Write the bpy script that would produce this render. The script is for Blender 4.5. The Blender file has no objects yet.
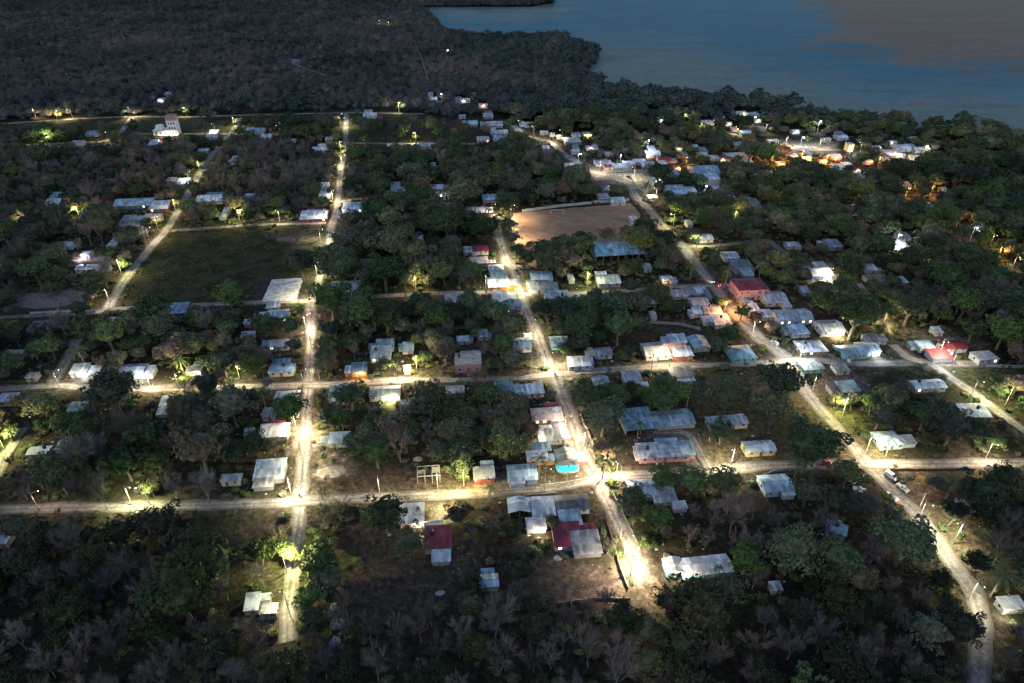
import bpy, bmesh, math, random
import numpy as np
from mathutils import Vector, Matrix, noise as mnoise

SC = bpy.context.scene
COL = SC.collection
RND = random.Random(7)
R = math.radians

# ------------------------------------------------------------------ camera
F, PITCH, CAM_H = 683.0, R(32.8), 150.0
CP, SP = math.cos(PITCH), math.sin(PITCH)
GRID = 6.0                                   # the street grid is turned this many degrees


def at(x, y, z=0.0):
    """ground position (metres) that the photograph shows at picture point x, y"""
    u, v = (x - 512) / F, (341.5 - y) / F
    dx, dy, dz = u, CP + v * SP, -SP + v * CP
    t = (z - CAM_H) / dz
    return Vector((dx * t, dy * t, z))


def see(p):
    """picture point and depth of a world position"""
    dx, dy, dz = p[0], p[1], p[2] - CAM_H
    d = dy * CP - dz * SP
    v = dy * SP + dz * CP
    return 512 + F * dx / d, 341.5 - F * v / d, d


def depth_at(y, z=0.0):
    v = (341.5 - y) / F
    return (CAM_H - z) / (SP - v * CP)


def depr(y):
    return math.atan2(SP - (341.5 - y) / F * CP, CP + (341.5 - y) / F * SP)


cam_d = bpy.data.cameras.new("camera")
cam_d.sensor_width = 36.0
cam_d.lens = F / 1024 * 36
cam_d.clip_start, cam_d.clip_end = 1.0, 30000
cam = bpy.data.objects.new("camera", cam_d)
COL.objects.link(cam)
cam.location = (0, 0, CAM_H)
cam.rotation_euler = (R(90) - PITCH, 0, 0)
SC.camera = cam

# ------------------------------------------------------------------ materials
MATS = {}


def nodes(name):
    m = bpy.data.materials.new(name)
    m.use_nodes = True
    nt = m.node_tree
    b = nt.nodes["Principled BSDF"]
    return m, nt, b


def N(nt, kind, **kw):
    n = nt.nodes.new(kind)
    for k, v in kw.items():
        if k in n.inputs:
            n.inputs[k].default_value = v
        else:
            setattr(n, k, v)
    return n


def mixc(nt, fac, a, b, mode="MIX"):
    n = nt.nodes.new("ShaderNodeMix")
    n.data_type = "RGBA"
    n.blend_type = mode
    for sock, val in ((n.inputs[0], fac), (n.inputs[6], a), (n.inputs[7], b)):
        if hasattr(val, "links"):
            nt.links.new(val, sock)
        elif isinstance(val, (int, float)):
            sock.default_value = val
        else:
            sock.default_value = (*val[:3], 1)
    return n.outputs[2]


def mathn(nt, op, a, b=None):
    n = nt.nodes.new("ShaderNodeMath")
    n.operation = op
    for sock, val in ((n.inputs[0], a), (n.inputs[1], b)):
        if val is None:
            continue
        if hasattr(val, "links"):
            nt.links.new(val, sock)
        else:
            sock.default_value = val
    return n.outputs[0]


def ramp(nt, fac, stops):
    n = nt.nodes.new("ShaderNodeValToRGB")
    nt.links.new(fac, n.inputs[0])
    els = n.color_ramp.elements
    while len(els) < len(stops):
        els.new(0.5)
    for e, (p, c) in zip(els, stops):
        e.position = p
        e.color = (*c, 1) if len(c) == 3 else c
    return n.outputs[0]


def noise_tex(nt, scale, detail=4.0, rough=0.6, coord=None):
    n = N(nt, "ShaderNodeTexNoise", Scale=scale, Detail=detail, Roughness=rough)
    if coord is not None:
        nt.links.new(coord, n.inputs["Vector"])
    return n.outputs["Fac"]


def position(nt):
    return nt.nodes.new("ShaderNodeNewGeometry").outputs["Position"]


def G3(v):
    return (v, v, v)


def plaster(col, name):
    key = ("wall", name)
    if key in MATS:
        return MATS[key]
    m, nt, b = nodes("plaster_" + name)
    pos = position(nt)
    n1 = noise_tex(nt, 0.9, 5, 0.65, pos)
    n2 = noise_tex(nt, 6.0, 4, 0.6, pos)
    f = ramp(nt, n1, [(0.3, G3(0.5)), (0.62, G3(1.0))])
    g = ramp(nt, n2, [(0.3, G3(0.75)), (0.7, G3(1.08))])
    c = mixc(nt, 1.0, mixc(nt, 1.0, col, f, "MULTIPLY"), g, "MULTIPLY")
    nt.links.new(c, b.inputs["Base Color"])
    b.inputs["Roughness"].default_value = 0.85
    MATS[key] = m
    return m


def sheet(col, name, rust=0.25, rough=0.55):
    """corrugated sheet roof: sheets of slightly different age, laps, streaks of rust"""
    key = ("roof", name)
    if key in MATS:
        return MATS[key]
    m, nt, b = nodes("roof_sheet_" + name)
    uv = nt.nodes.new("ShaderNodeUVMap").outputs[0]
    br = N(nt, "ShaderNodeTexBrick", Scale=1.0)
    br.inputs["Brick Width"].default_value = 0.95
    br.inputs["Row Height"].default_value = 2.7
    br.inputs["Mortar Size"].default_value = 0.025
    br.inputs["Color1"].default_value = (0.48, 0.48, 0.48, 1)
    br.inputs["Color2"].default_value = (1.1, 1.1, 1.1, 1)
    br.inputs["Mortar"].default_value = (0.55, 0.55, 0.55, 1)
    br.offset = 0.0
    nt.links.new(uv, br.inputs["Vector"])
    oi = nt.nodes.new("ShaderNodeObjectInfo")
    tone = ramp(nt, oi.outputs["Random"], [(0.0, G3(0.72)), (1.0, G3(1.12))])
    pos = position(nt)
    w1 = N(nt, "ShaderNodeTexVoronoi", Scale=0.28)
    nt.links.new(uv, w1.inputs["Vector"])
    w2 = nt.nodes.new("ShaderNodeSeparateColor")
    nt.links.new(w1.outputs["Color"], w2.inputs[0])
    c_patch = ramp(nt, w2.outputs[0], [(0.0, G3(0.62)), (0.4, G3(0.95)), (1.0, G3(1.12))])
    st = nt.nodes.new("ShaderNodeMapping")
    st.inputs["Scale"].default_value = (1.6, 0.22, 1)
    nt.links.new(uv, st.inputs["Vector"])
    streak = noise_tex(nt, 1.0, 5, 0.65, st.outputs[0])
    patch = noise_tex(nt, 0.35, 4, 0.7, pos)
    c = mixc(nt, 1.0, col, br.outputs["Color"], "MULTIPLY")
    c = mixc(nt, 1.0, c, tone, "MULTIPLY")
    c = mixc(nt, 1.0, c, c_patch, "MULTIPLY")
    rf = mathn(nt, "MULTIPLY", ramp(nt, streak, [(0.5, G3(0)), (0.68, G3(1))]), ramp(nt, patch, [(0.42, G3(0)), (0.62, G3(1))]))
    rf = mathn(nt, "MULTIPLY", rf, min(1.0, rust * 3.4))
    c = mixc(nt, rf, c, (0.13, 0.085, 0.065))
    dirt = ramp(nt, patch, [(0.33, G3(0.55)), (0.6, G3(1.06))])
    c = mixc(nt, 1.0, c, dirt, "MULTIPLY")
    nt.links.new(c, b.inputs["Base Color"])
    b.inputs["Roughness"].default_value = rough
    b.inputs["Specular IOR Level"].default_value = 0.35
    wv = N(nt, "ShaderNodeTexWave", Scale=1.3)
    nt.links.new(uv, wv.inputs["Vector"])
    bp = N(nt, "ShaderNodeBump", Strength=0.35, Distance=0.05)
    nt.links.new(wv.outputs["Fac"], bp.inputs["Height"])
    nt.links.new(bp.outputs[0], b.inputs["Normal"])
    MATS[key] = m
    return m


def slab(col, name):
    key = ("slab", name)
    if key in MATS:
        return MATS[key]
    m, nt, b = nodes("concrete_" + name)
    pos = position(nt)
    n1 = noise_tex(nt, 0.5, 6, 0.7, pos)
    n2 = noise_tex(nt, 3.5, 5, 0.65, pos)
    c = mixc(nt, 1.0, col, ramp(nt, n1, [(0.35, G3(0.45)), (0.6, G3(1.1))]), "MULTIPLY")
    c = mixc(nt, 1.0, c, ramp(nt, n2, [(0.35, G3(0.7)), (0.65, G3(1.1))]), "MULTIPLY")
    nt.links.new(c, b.inputs["Base Color"])
    b.inputs["Roughness"].default_value = 0.9
    MATS[key] = m
    return m


def plain(name, col, rough=0.6, metal=0.0, emit=None, est=0.0):
    key = ("plain", name)
    if key in MATS:
        return MATS[key]
    m, nt, b = nodes(name)
    pos = position(nt)
    n1 = noise_tex(nt, 2.0, 4, 0.6, pos)
    c = mixc(nt, 1.0, col, ramp(nt, n1, [(0.3, G3(0.75)), (0.7, G3(1.1))]), "MULTIPLY")
    nt.links.new(c, b.inputs["Base Color"])
    b.inputs["Roughness"].default_value = rough
    b.inputs["Metallic"].default_value = metal
    if emit:
        b.inputs["Emission Color"].default_value = (*emit, 1)
        b.inputs["Emission Strength"].default_value = est
    MATS[key] = m
    return m


def foliage(name, dark, light, var=0.5, haze=0.0):
    key = ("leaf", name)
    if key in MATS:
        return MATS[key]
    m, nt, b = nodes("foliage_" + name)
    pos = position(nt)
    oi = nt.nodes.new("ShaderNodeObjectInfo")
    n1 = noise_tex(nt, 0.55, 3, 0.6, pos)
    n2 = noise_tex(nt, 2.6, 2, 0.5, pos)
    f = mathn(nt, "ADD", mathn(nt, "MULTIPLY", n1, 0.65), mathn(nt, "MULTIPLY", n2, 0.35))
    c = mixc(nt, ramp(nt, f, [(0.36, G3(0)), (0.64, G3(1))]), dark, light)
    hsv = N(nt, "ShaderNodeHueSaturation")
    nt.links.new(c, hsv.inputs["Color"])
    nt.links.new(mathn(nt, "ADD", 0.5 - 0.025 * var, mathn(nt, "MULTIPLY", oi.outputs["Random"], 0.05 * var)), hsv.inputs["Hue"])
    w = N(nt, "ShaderNodeTexWhiteNoise")
    w.noise_dimensions = "1D"
    nt.links.new(mathn(nt, "MULTIPLY", oi.outputs["Random"], 91.7), w.inputs["W"])
    nt.links.new(mathn(nt, "ADD", 1.0 - 0.55 * var, mathn(nt, "MULTIPLY", w.outputs["Value"], 1.1 * var)), hsv.inputs["Value"])
    nt.links.new(mathn(nt, "ADD", 0.65, mathn(nt, "MULTIPLY", oi.outputs["Random"], 0.5)), hsv.inputs["Saturation"])
    n4 = noise_tex(nt, 0.009, 4, 0.6, pos)
    out = mixc(nt, 1.0, hsv.outputs[0], ramp(nt, n4, [(0.34, (0.52, 0.64, 0.66)), (0.5, G3(1.0)), (0.64, (1.45, 1.28, 1.14))]), "MULTIPLY")
    nt.links.new(out, b.inputs["Base Color"])
    b.inputs["Roughness"].default_value = 0.7
    b.inputs["Specular IOR Level"].default_value = 0.15
    MATS[key] = m
    return m


ZINC = {
    "Z": sheet((0.42, 0.48, 0.54), "zinc", 0.22), "B": sheet((0.33, 0.45, 0.54), "blue_zinc", 0.12),
    "W": sheet((0.55, 0.61, 0.67), "white", 0.10), "R": sheet((0.38, 0.38, 0.39), "rusted", 0.42),
    "K": sheet((0.10, 0.105, 0.115), "charcoal", 0.2), "D": sheet((0.20, 0.022, 0.042), "crimson", 0.08, 0.6),
    "T": sheet((0.20, 0.33, 0.37), "teal", 0.15), "G": sheet((0.19, 0.21, 0.235), "grey", 0.25),
    "N": sheet((0.17, 0.09, 0.075), "brown", 0.2), "H": sheet((0.20, 0.34, 0.42), "steel_blue", 0.08),
    "Q": sheet((0.04, 0.34, 0.46), "turquoise", 0.0),
    "C": slab((0.36, 0.355, 0.345), "roof"), "P": slab((0.40, 0.33, 0.31), "pinkish_roof"),
}
WALL = {k: plaster(c, n) for k, c, n in (
    ("w", (0.36, 0.355, 0.345), "white"), ("W", (0.72, 0.71, 0.69), "bright_white"), ("c", (0.46, 0.40, 0.30), "cream"), ("y", (0.55, 0.45, 0.20), "yellow"),
    ("p", (0.42, 0.22, 0.23), "pink"), ("r", (0.26, 0.05, 0.05), "red"), ("b", (0.10, 0.22, 0.42), "blue"),
    ("t", (0.10, 0.28, 0.30), "turquoise"), ("g", (0.21, 0.205, 0.20), "grey"), ("o", (0.55, 0.24, 0.07), "orange"),
    ("k", (0.07, 0.06, 0.055), "dark"), ("n", (0.20, 0.13, 0.095), "brown"), ("l", (0.36, 0.46, 0.50), "pale_blue"),
    ("h", (0.05, 0.09, 0.15), "navy"))}
M_GLASS = plain("window_glass", (0.02, 0.025, 0.03), 0.12)
M_LIT = plain("lit_window", (0.8, 0.7, 0.5), 0.5, emit=(1.0, 0.82, 0.52), est=3.0)
M_FRAME = plain("window_frame", (0.45, 0.44, 0.42), 0.6)
M_DOOR = plain("door_wood", (0.10, 0.065, 0.045), 0.6)
M_DOORB = plain("door_blue", (0.06, 0.12, 0.20), 0.5)
M_CONC = slab((0.30, 0.29, 0.275), "post")
M_STEEL = plain("galvanised_steel", (0.30, 0.31, 0.32), 0.45, 0.6)
M_TRUNK = plain("bark", (0.085, 0.07, 0.055), 0.9)
M_TRUNKP = plain("bark_pale", (0.17, 0.15, 0.135), 0.9)
M_TWIG = foliage("twig", (0.0975, 0.0780, 0.0715), (0.1950, 0.1625, 0.1495), 0.4)
M_TWIG2 = foliage("dry_twig", (0.0780, 0.0598, 0.0481), (0.1560, 0.1170, 0.0936), 0.4)
M_LEAF = {
    "dark": foliage("dark", (0.0126, 0.0210, 0.0070), (0.0462, 0.0686, 0.0252)),
    "green": foliage("green", (0.0196, 0.0336, 0.0112), (0.0756, 0.1064, 0.0350)),
    "olive": foliage("olive", (0.0364, 0.0392, 0.0140), (0.1260, 0.1232, 0.0490)),
    "grey": foliage("grey", (0.0336, 0.0350, 0.0224), (0.0868, 0.0868, 0.0588)),
    "red": foliage("red", (0.0504, 0.0364, 0.0238), (0.1190, 0.0812, 0.0532)),
}
M_LEAF["shade"] = foliage("shade", (0.0054, 0.0095, 0.0027), (0.0230, 0.0324, 0.0108))  # dimness of the bottom woods put into darker copies of the leaf colours
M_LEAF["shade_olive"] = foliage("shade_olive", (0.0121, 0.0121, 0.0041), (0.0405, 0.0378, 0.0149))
M_TWIGD = foliage("shade_twig", (0.0598, 0.0494, 0.0468), (0.1365, 0.1144, 0.1066), 0.4)  # same dimness put into the twig colour
M_PALM = foliage("palm", (0.0420, 0.0616, 0.0210), (0.1190, 0.1330, 0.0476))
M_FAR_G = foliage("hazed_far_green", (0.024, 0.037, 0.033), (0.046, 0.065, 0.054), 0.35)  # distance haze put into the leaf colour as a bluish lift
M_FAR_D = foliage("hazed_far_dry", (0.054, 0.053, 0.050), (0.106, 0.092, 0.083), 0.4)  # dry brown, with distance haze tinted into the colour


# ------------------------------------------------------------------ object helpers
def link(name, me, parent=None, loc=None):
    o = bpy.data.objects.new(name, me)
    COL.objects.link(o)
    if parent is not None:
        o.parent = parent
    if loc is not None:
        o.location = loc
    return o


def mesh(name, verts, faces, mats, midx=None, smooth=False):
    me = bpy.data.meshes.new(name)
    me.from_pydata(verts, [], faces)
    for m in (mats if isinstance(mats, (list, tuple)) else [mats]):
        me.materials.append(m)
    if midx is not None:
        me.polygons.foreach_set("material_index", midx)
    if smooth:
        me.polygons.foreach_set("use_smooth", [True] * len(me.polygons))
    me.update()
    return me


def tag(o, label, cat, group=None, kind=None):
    if label:
        o["label"] = label
    if cat:
        o["category"] = cat
    if group:
        o["group"] = group
    if kind:
        o["kind"] = kind
    return o


def root(name, loc, rz=0.0):
    o = bpy.data.objects.new(name, None)
    o.empty_display_size = 0.5
    COL.objects.link(o)
    o.location = loc
    o.rotation_euler = (0, 0, rz)
    return o


class MB:
    """collects boxes, tubes and faces of ONE mesh"""

    def __init__(s):
        s.v, s.f = [], []

    def add(s, vs, fs):
        k = len(s.v)
        s.v += [tuple(v) for v in vs]
        s.f += [tuple(i + k for i in f) for f in fs]
        return s

    def box(s, x0, y0, z0, x1, y1, z1):
        return s.add([(x0, y0, z0), (x1, y0, z0), (x1, y1, z0), (x0, y1, z0), (x0, y0, z1), (x1, y0, z1), (x1, y1, z1), (x0, y1, z1)],
                     [(0, 3, 2, 1), (4, 5, 6, 7), (0, 1, 5, 4), (1, 2, 6, 5), (2, 3, 7, 6), (3, 0, 4, 7)])

    def tube(s, pts, rad, n=8, cap=True):
        rings = []
        for i, p in enumerate(pts):
            p = Vector(p)
            a = Vector(pts[max(i - 1, 0)])
            b = Vector(pts[min(i + 1, len(pts) - 1)])
            t = (b - a).normalized()
            up = Vector((0, 0, 1)) if abs(t.z) < 0.9 else Vector((1, 0, 0))
            e1 = t.cross(up).normalized()
            e2 = t.cross(e1)
            r = rad[i] if isinstance(rad, (list, tuple)) else rad
            rings.append([p + (e1 * math.cos(2 * math.pi * k / n) + e2 * math.sin(2 * math.pi * k / n)) * r for k in range(n)])
        vs = [v for ring in rings for v in ring]
        fs = []
        for i in range(len(pts) - 1):
            for k in range(n):
                a, b = i * n + k, i * n + (k + 1) % n
                fs.append((a, b, b + n, a + n))
        if cap:
            fs.append(tuple(range(n - 1, -1, -1)))
            fs.append(tuple(range((len(pts) - 1) * n, len(pts) * n)))
        return s.add(vs, fs)

    def make(s, name, mat, parent=None, smooth=False, bevel=0.0):
        me = mesh(name, s.v, s.f, mat, smooth=smooth)
        if bevel:
            bm = bmesh.new()
            bm.from_mesh(me)
            bmesh.ops.bevel(bm, geom=[e for e in bm.edges], offset=bevel, segments=2, affect="EDGES", profile=0.5)
            bm.to_mesh(me)
            bm.free()
        return link(name, me, parent)
# ------------------------------------------------------------------ what stands where (picture points are turned into metres by at())
# x, y, width, depth of the roof as seen; roof shape; roof; wall; label; extras
HOUSES = [
 # --- lower street and below
 (438,537,27,21,"shed","D","g","crimson sheet-roofed house below the lower street",dict(ext=[(3,17,17,9,"shed","W")])),
 (412,513,24,17,"shed","W","w","pale-roofed house below the lower street beside a dark tree",dict(lamp=("w",140,9))),
 (434,524,17,6,"flat","C","c","low cream store room behind the crimson-roofed house",{}),
 (519,504,22,13,"gabley","Z","g","grey zinc-roofed house with open dark side by lower street",dict(open=1)),
 (543,506,23,16,"shed","Z","w","zinc house with bright white lean-to below lower street",dict(ext=[(-7,16,18,9,"shed","W")],lamp=("w",130,-6))),
 (572,501,34,14,"gable","K","w","charcoal-roofed corner house with white end wall",dict(win=1)),
 (570,517,22,13,"shed","B","g","smooth pale-blue roof between charcoal and crimson roofs",{}),
 (567,534,28,27,"shed","D","g","crimson-roofed house at the lane end with a grey annex",dict(ext=[(19,7,27,19,"shed","G"),(17,-8,22,7,"shed","D")],win=1)),
 # --- row west of the centre lane
 (551,404,14,5,"gable","D","p","small dark-red roof atop the row by centre lane",{}),
 (547,413,32,11,"flat","P","n","flat-roofed brown house with white sheets by centre lane",dict(ext=[(9,0,12,11,"shed","Z")])),
 (545,431,14,15,"shed","Z","w","narrow zinc roof with white-lit patio wall",dict(lamp=("w",160,-10))),
 (560,430,15,16,"gabley","G","w","ridged grey roof facing the brightly lit centre lane",{}),
 (541,446,19,7,"shed","T","g","teal-grey roof above the orange-walled house",{}),
 (537,455,21,8,"shed","W","o","long pale roof over an orange wall",{}),
 (566,454,21,11,"gabley","G","n","grey-roofed corner house behind the turquoise pool",{}),
 (522,471,30,15,"gable","B","l","pale-blue patchwork roof by the palm at lower street",dict(ext=[(-5,7,14,7,"shed","Z")])),
 (484,472,21,10,"shed","Z","r","red-walled house with zinc roof on lower street",dict(win=1,lamp=("o",70,-9))),
 # --- left lane, lower part
 (339,437,20,9,"shed","B","g","lone grey block hut with pale sloping roof",dict(win=1)),
 (270,469,30,17,"shed","Z","g","large zinc roof beside the pole on the left lane",dict(ext=[(-7,12,18,7,"shed","R")])),
 (274,430,29,11,"shed","W","g","pale roof with red ridge piece by the bright left lane",dict(ext=[(2,-7,16,5,"shed","D")])),
 (269,411,12,9,"gable","Z","w","small zinc hut behind the round dark tree",{}),
 (287,394,24,8,"hip","Z","w","pale hip roof half hidden by the round dark tree",{}),
 (340,392,13,16,"gabley","B","g","narrow pale-blue roof set lengthwise below middle street",{}),
 (385,390,31,10,"gable","G","g","long weathered dark-grey roof with glowing porch",dict(lamp=("w",420,6))),
 (405,404,10,9,"flat","C","w","white half-built block room beside the glowing porch",{}),
 (455,389,19,7,"flat","C","g","grey flat-roofed block house below middle street",dict(win=1)),
 (504,388,18,11,"shed","T","g","teal and white roof below middle street",{}),
 (519,390,14,10,"shed","Z","g","zinc-roofed shed between teal roof and white roof",{}),
 (535,388,17,8,"shed","W","w","small white-roofed shop near the centre crossroads",{}),
 (468,358,27,11,"flat","P","p","pink two-storey block house on middle street",dict(h=3.7,win=1,ext=[(3,-5,19,5,"shed","Z")])),
 (381,352,20,11,"shed","Z","w","zinc shed roof beside the teal roof above middle street",{}),
 (385,343,18,7,"shed","T","g","teal roof behind the zinc shed above middle street",{}),
 (408,346,11,7,"shed","B","g","little pale-blue hut near yellow-lit shrubs",{}),
 (359,367,15,8,"shed","T","n","teal roof with orange-lit wall facing middle street",dict(ext=[(-10,1,8,6,"shed","W")],lamp=("o",160,2))),
 (407,367,6,6,"gable","W","w","tiny white hut among yellow-lit shrubs",{}),
 (282,367,25,8,"gable","B","c","zinc house with lit wall left of left lane crossing",{}),
 (279,342,20,7,"gable","Z","w","twin pale roofs among dark trees by the left lane",{}),
 # --- far left
 (80,368,16,8,"shed","Z","w","zinc house with two white lamps on middle street",dict(ext=[(14,1,10,8,"shed","W")],lamp=("c",110,7))),
 (133,368,24,10,"gable","Z","w","broad zinc roof with white light under the gable",dict(ext=[(16,1,9,8,"shed","W")],lamp=("c",200,16))),
 (197,366,11,10,"gabley","G","c","grey hut beside the yellow-lit verge",dict(lamp=("w",130,8))),
 (167,400,12,8,"shed","Z","g","tall pale shed stepping down below middle street",dict(ext=[(-4,9,11,7,"shed","W")])),
 (249,431,10,6,"shed","T","g","tiny teal sheet roof in dark undergrowth",{}),
 (231,477,20,5,"shed","W","w","low pale roof hidden by shrubs near lower street",{}),
 (8,397,17,7,"shed","Z","g","zinc roof cut by the picture edge on middle street",{}),
 (39,449,20,7,"gable","Z","w","pale roof behind shrubs beside the glowing edge lane",dict(ext=[(22,-5,9,8,"shed","W")])),
 (16,352,14,6,"gable","R","g","rusty open hut at the far end of dark trees",{}),
 (32,374,10,6,"gable","R","g","weathered little hut just above middle street",{}),
 (157,348,8,5,"gable","G","w","tiny grey roof between crowns above middle street",{}),
 (77,405,14,9,"gable","T","g","teal roof showing through a big dark tree",{}),
 (252,601,14,15,"shed","W","w","white-roofed hut beside the lane in the lower woods",dict(ext=[(13,-6,9,5,"shed","Z")])),
 (269,608,16,9,"flat","C","g","flat-topped grey block hut at the lane in lower woods",{}),
 (4,537,10,11,"shed","B","g","blue sheet roof at the edge of the lower woods",{}),
 (489,579,18,11,"gable","B","g","small lone pale-blue gabled hut in the brush",{}),
 (674,564,18,13,"gabley","Z","t","teal-gabled white cottage joined to the long white roof",dict(ext=[(31,-1,51,16,"gable","W")],lamp=("w",200,22))),
 (837,527,19,9,"shed","T","g","tilted teal sheet roof in dark bare trees",dict(rot=-35)),
 (776,585,11,7,"shed","Z","g","small pale roof alone in the bare woods",{}),
 (1012,602,24,10,"shed","Z","g","pale roof right of the sandy track",dict(lamp=("w",90,-10))),
 (964,507,14,9,"gable","G","w","dark little hut near the lamp on the sandy track",{}),
 (776,482,30,16,"gable","B","l","blue-roofed house below the junction of main road",dict(ext=[(12,8,12,6,"shed","W")])),
 (642,487,27,16,"gable","B","g","pale-blue roofed house below street beside a dark tree",dict(ext=[(22,6,22,13,"shed","Z"),(38,16,13,6,"shed","W")])),
 # --- school block
 (637,419,32,18,"shed","H","g","school wing with blue-grey sloping roof and a palm",dict(ext=[(33,-3,45,15,"gable","B")],open=1,rot=3)),
 (663,449,54,14,"flat","W","p","pink-walled house with patchwork white and teal roof",dict(ext=[(18,-2,24,12,"shed","T"),(-20,1,16,9,"shed","Z"),(4,-8,22,7,"shed","B")],win=1)),
 (727,419,41,9,"gable","Z","c","long cream classroom with zinc roof behind round tree",dict(win=1)),
 (759,445,31,10,"gable","Z","y","yellow classroom with zinc roof beside the lower street",dict(win=1)),
 (681,372,23,9,"shed","K","w","charcoal and pale roof below middle street",dict(ext=[(2,5,22,5,"shed","B")])),
 (632,377,18,13,"shed","Z","g","zinc roof above a row of dark trees",dict(ext=[(10,8,13,6,"shed","W")])),
 (602,382,16,12,"gabley","Z","g","zinc roof between palms near the centre crossroads",{}),
 (579,361,23,8,"shed","Z","w","white-walled cottage at the corner of middle street",dict(win=1,ext=[(10,-1,8,6,"shed","W")])),
 (604,350,15,7,"gable","Z","w","zinc cottage behind the white-walled corner cottage",{}),
 (590,353,9,5,"shed","R","k","rusty shed beside the zinc cottage",{}),
 (655,348,25,14,"gable","R","w","weathered zinc roof over a white wall on middle street",dict(win=1)),
 (682,351,20,8,"shed","Z","r","red-fronted shop on middle street",dict(win=1)),
 (677,338,18,7,"shed","Z","p","pink upper-storey house behind the red-fronted shop",dict(h=5.0,win=1)),
 (699,341,18,11,"gabley","T","g","steep teal gabled house right of the red-fronted shop",{}),
 (741,351,25,13,"hip","T","t","teal hip-roofed house by the main road bend",{}),
 # --- centre of the village, by the main road
 (679,292,14,8,"hip","Z","w","pale hip roof at the corner of upper street",{}),
 (689,291,13,9,"shed","G","r","grey roof with a red front beside the corner hip roof",{}),
 (700,290,12,9,"shed","Z","g","zinc roof closest to the main road corner",{}),
 (699,301,18,7,"gable","Z","w","zinc house with a red front behind the lit shop",{}),
 (711,308,18,8,"gable","R","w","rusty-roofed shop lit orange on main road",dict(lamp=("o",260,6))),
 (697,310,9,9,"shed","W","w","white roof tucked behind the rusty-roofed shop",{}),
 (707,318,10,6,"gable","W","w","small white roof below the rusty-roofed shop",{}),
 (721,319,17,8,"shed","Z","g","broad zinc awning roof beside a leafy roadside tree",{}),
 (650,300,12,6,"shed","Z","g","zinc shed in the trees below upper street",{}),
 (653,314,6,4,"shed","W","w","tiny pale shed beside the fenced dark plot",{}),
 (666,277,11,6,"gable","B","w","small pale house with orange light by upper street",dict(lamp=("o",60,-6))),
 (730,254,15,7,"gable","Z","w","zinc cottage right of main road among dark trees",{}),
 (742,265,20,12,"shed","G","g","grey roofs behind the red-roofed balcony house",dict(ext=[(5,6,10,6,"shed","B")])),
 (750,283,32,9,"hip","D","p","two-storey pink balcony house with crimson roof",dict(h=5.6,win=1,balcony=1)),
 (773,296,24,9,"gable","Z","w","white house with a row of windows beside balcony house",dict(win=1,ext=[(13,6,7,7,"shed","W")])),
 (744,299,9,5,"shed","B","g","small pale-blue roof in front of the balcony house",{}),
 (753,307,11,7,"shed","W","g","white sheet roof by the roadside leafy tree",{}),
 (766,313,12,6,"shed","Z","g","zinc lean-to in front of the long lit-window house",{}),
 (792,314,38,9,"gable","Z","w","long white house with three lit windows",dict(win=2)),
 (798,329,19,6,"shed","B","g","pale-blue flat roof below the long lit-window house",{}),
 (829,325,25,9,"gable","Z","w","zinc house with a dazzling porch lamp",dict(lamp=("w",520,3))),
 (811,345,28,11,"hip","Z","k","dark-walled hip-roofed house by the violet-white lamp",{}),
 (811,363,22,10,"hip","B","t","turquoise-walled corner house with pale hip roof",{}),
 (852,349,25,10,"gable","B","t","turquoise-walled house with wide pale-blue roof",{}),
 (868,346,19,10,"gable","Z","w","white-lit house adjoining the wide pale-blue roof",dict(lamp=("c",130,4))),
 (841,366,14,8,"hip","G","w","small grey hip roof above the floodlit yard",{}),
 (848,386,20,9,"shed","B","g","pale-blue roof beside the floodlit yard",dict(ext=[(-12,0,13,8,"shed","K")])),
 (888,437,25,13,"hip","B","l","pale-blue hip-roofed house near the main road junction",dict(ext=[(20,1,13,7,"shed","Z")],win=1)),
 (974,410,28,11,"shed","Z","k","dark-walled house with single pale sloping roof",dict(win=1,rot=-8)),
 (928,383,34,8,"gable","Z","g","long zinc roof in dense trees below right-hand street",{}),
 (953,344,25,7,"gable","D","w","big crimson-roofed house with white porch posts",dict(ext=[(-13,9,20,8,"shed","D")],win=1)),
 (925,344,16,6,"shed","B","w","pale-blue roof left of the big crimson-roofed house",{}),
 (985,355,22,8,"flat","C","w","white columned house beside big crimson-roofed house",dict(win=1)),
 # --- right side in the trees
 (818,270,22,9,"gable","W","b","floodlit white roof with blue posts in a sandy yard",dict(lamp=("c",130,6))),
 (805,289,8,8,"shed","Z","g","small zinc roof between two dark tree clumps",{}),
 (791,243,11,5,"gable","W","w","pale cottage at the sandy lane fork",{}),
 (833,243,15,5,"shed","B","g","pale-blue roof among trees right of the lane fork",{}),
 (897,244,12,6,"shed","W","w","white house glowing under the violet lamp",dict(lamp=("c",80,-3))),
 (903,235,12,4,"shed","G","w","grey roof behind the white house under violet lamp",{}),
 (870,267,12,4,"shed","Z","g","thin zinc roof above the roofless block row",{}),
 (878,277,24,6,"ruin","C","g","roofless row of grey block rooms",{}),
 (897,279,11,8,"gable","B","g","pale-blue gable at the end of the roofless block row",{}),
 (873,302,10,6,"hip","Z","g","little pale hip roof deep among dark trees",{}),
 (859,287,11,6,"shed","R","g","rusty roof below the roofless block row",{}),
 (877,336,15,8,"gable","G","g","grey gabled house under the lamp-lit sandy bank",{}),
 (937,329,9,4,"shed","W","w","small white roof above the big crimson-roofed house",{}),
 (1018,290,14,6,"shed","Z","g","zinc roof at the far edge of dense tall trees",{}),
 (813,216,7,4,"shed","W","w","tiny white roof alone in the dark grove",{}),
 (925,204,12,7,"gable","B","l","pale-blue cottage below the orange-lit wall",{}),
 (944,189,7,4,"shed","W","w","small white roof right of the orange-lit wall",dict(lamp=("o",40,-2))),
 (900,183,17,8,"gable","P","p","pinkish cluster house above the orange-lit wall",{}),
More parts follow.
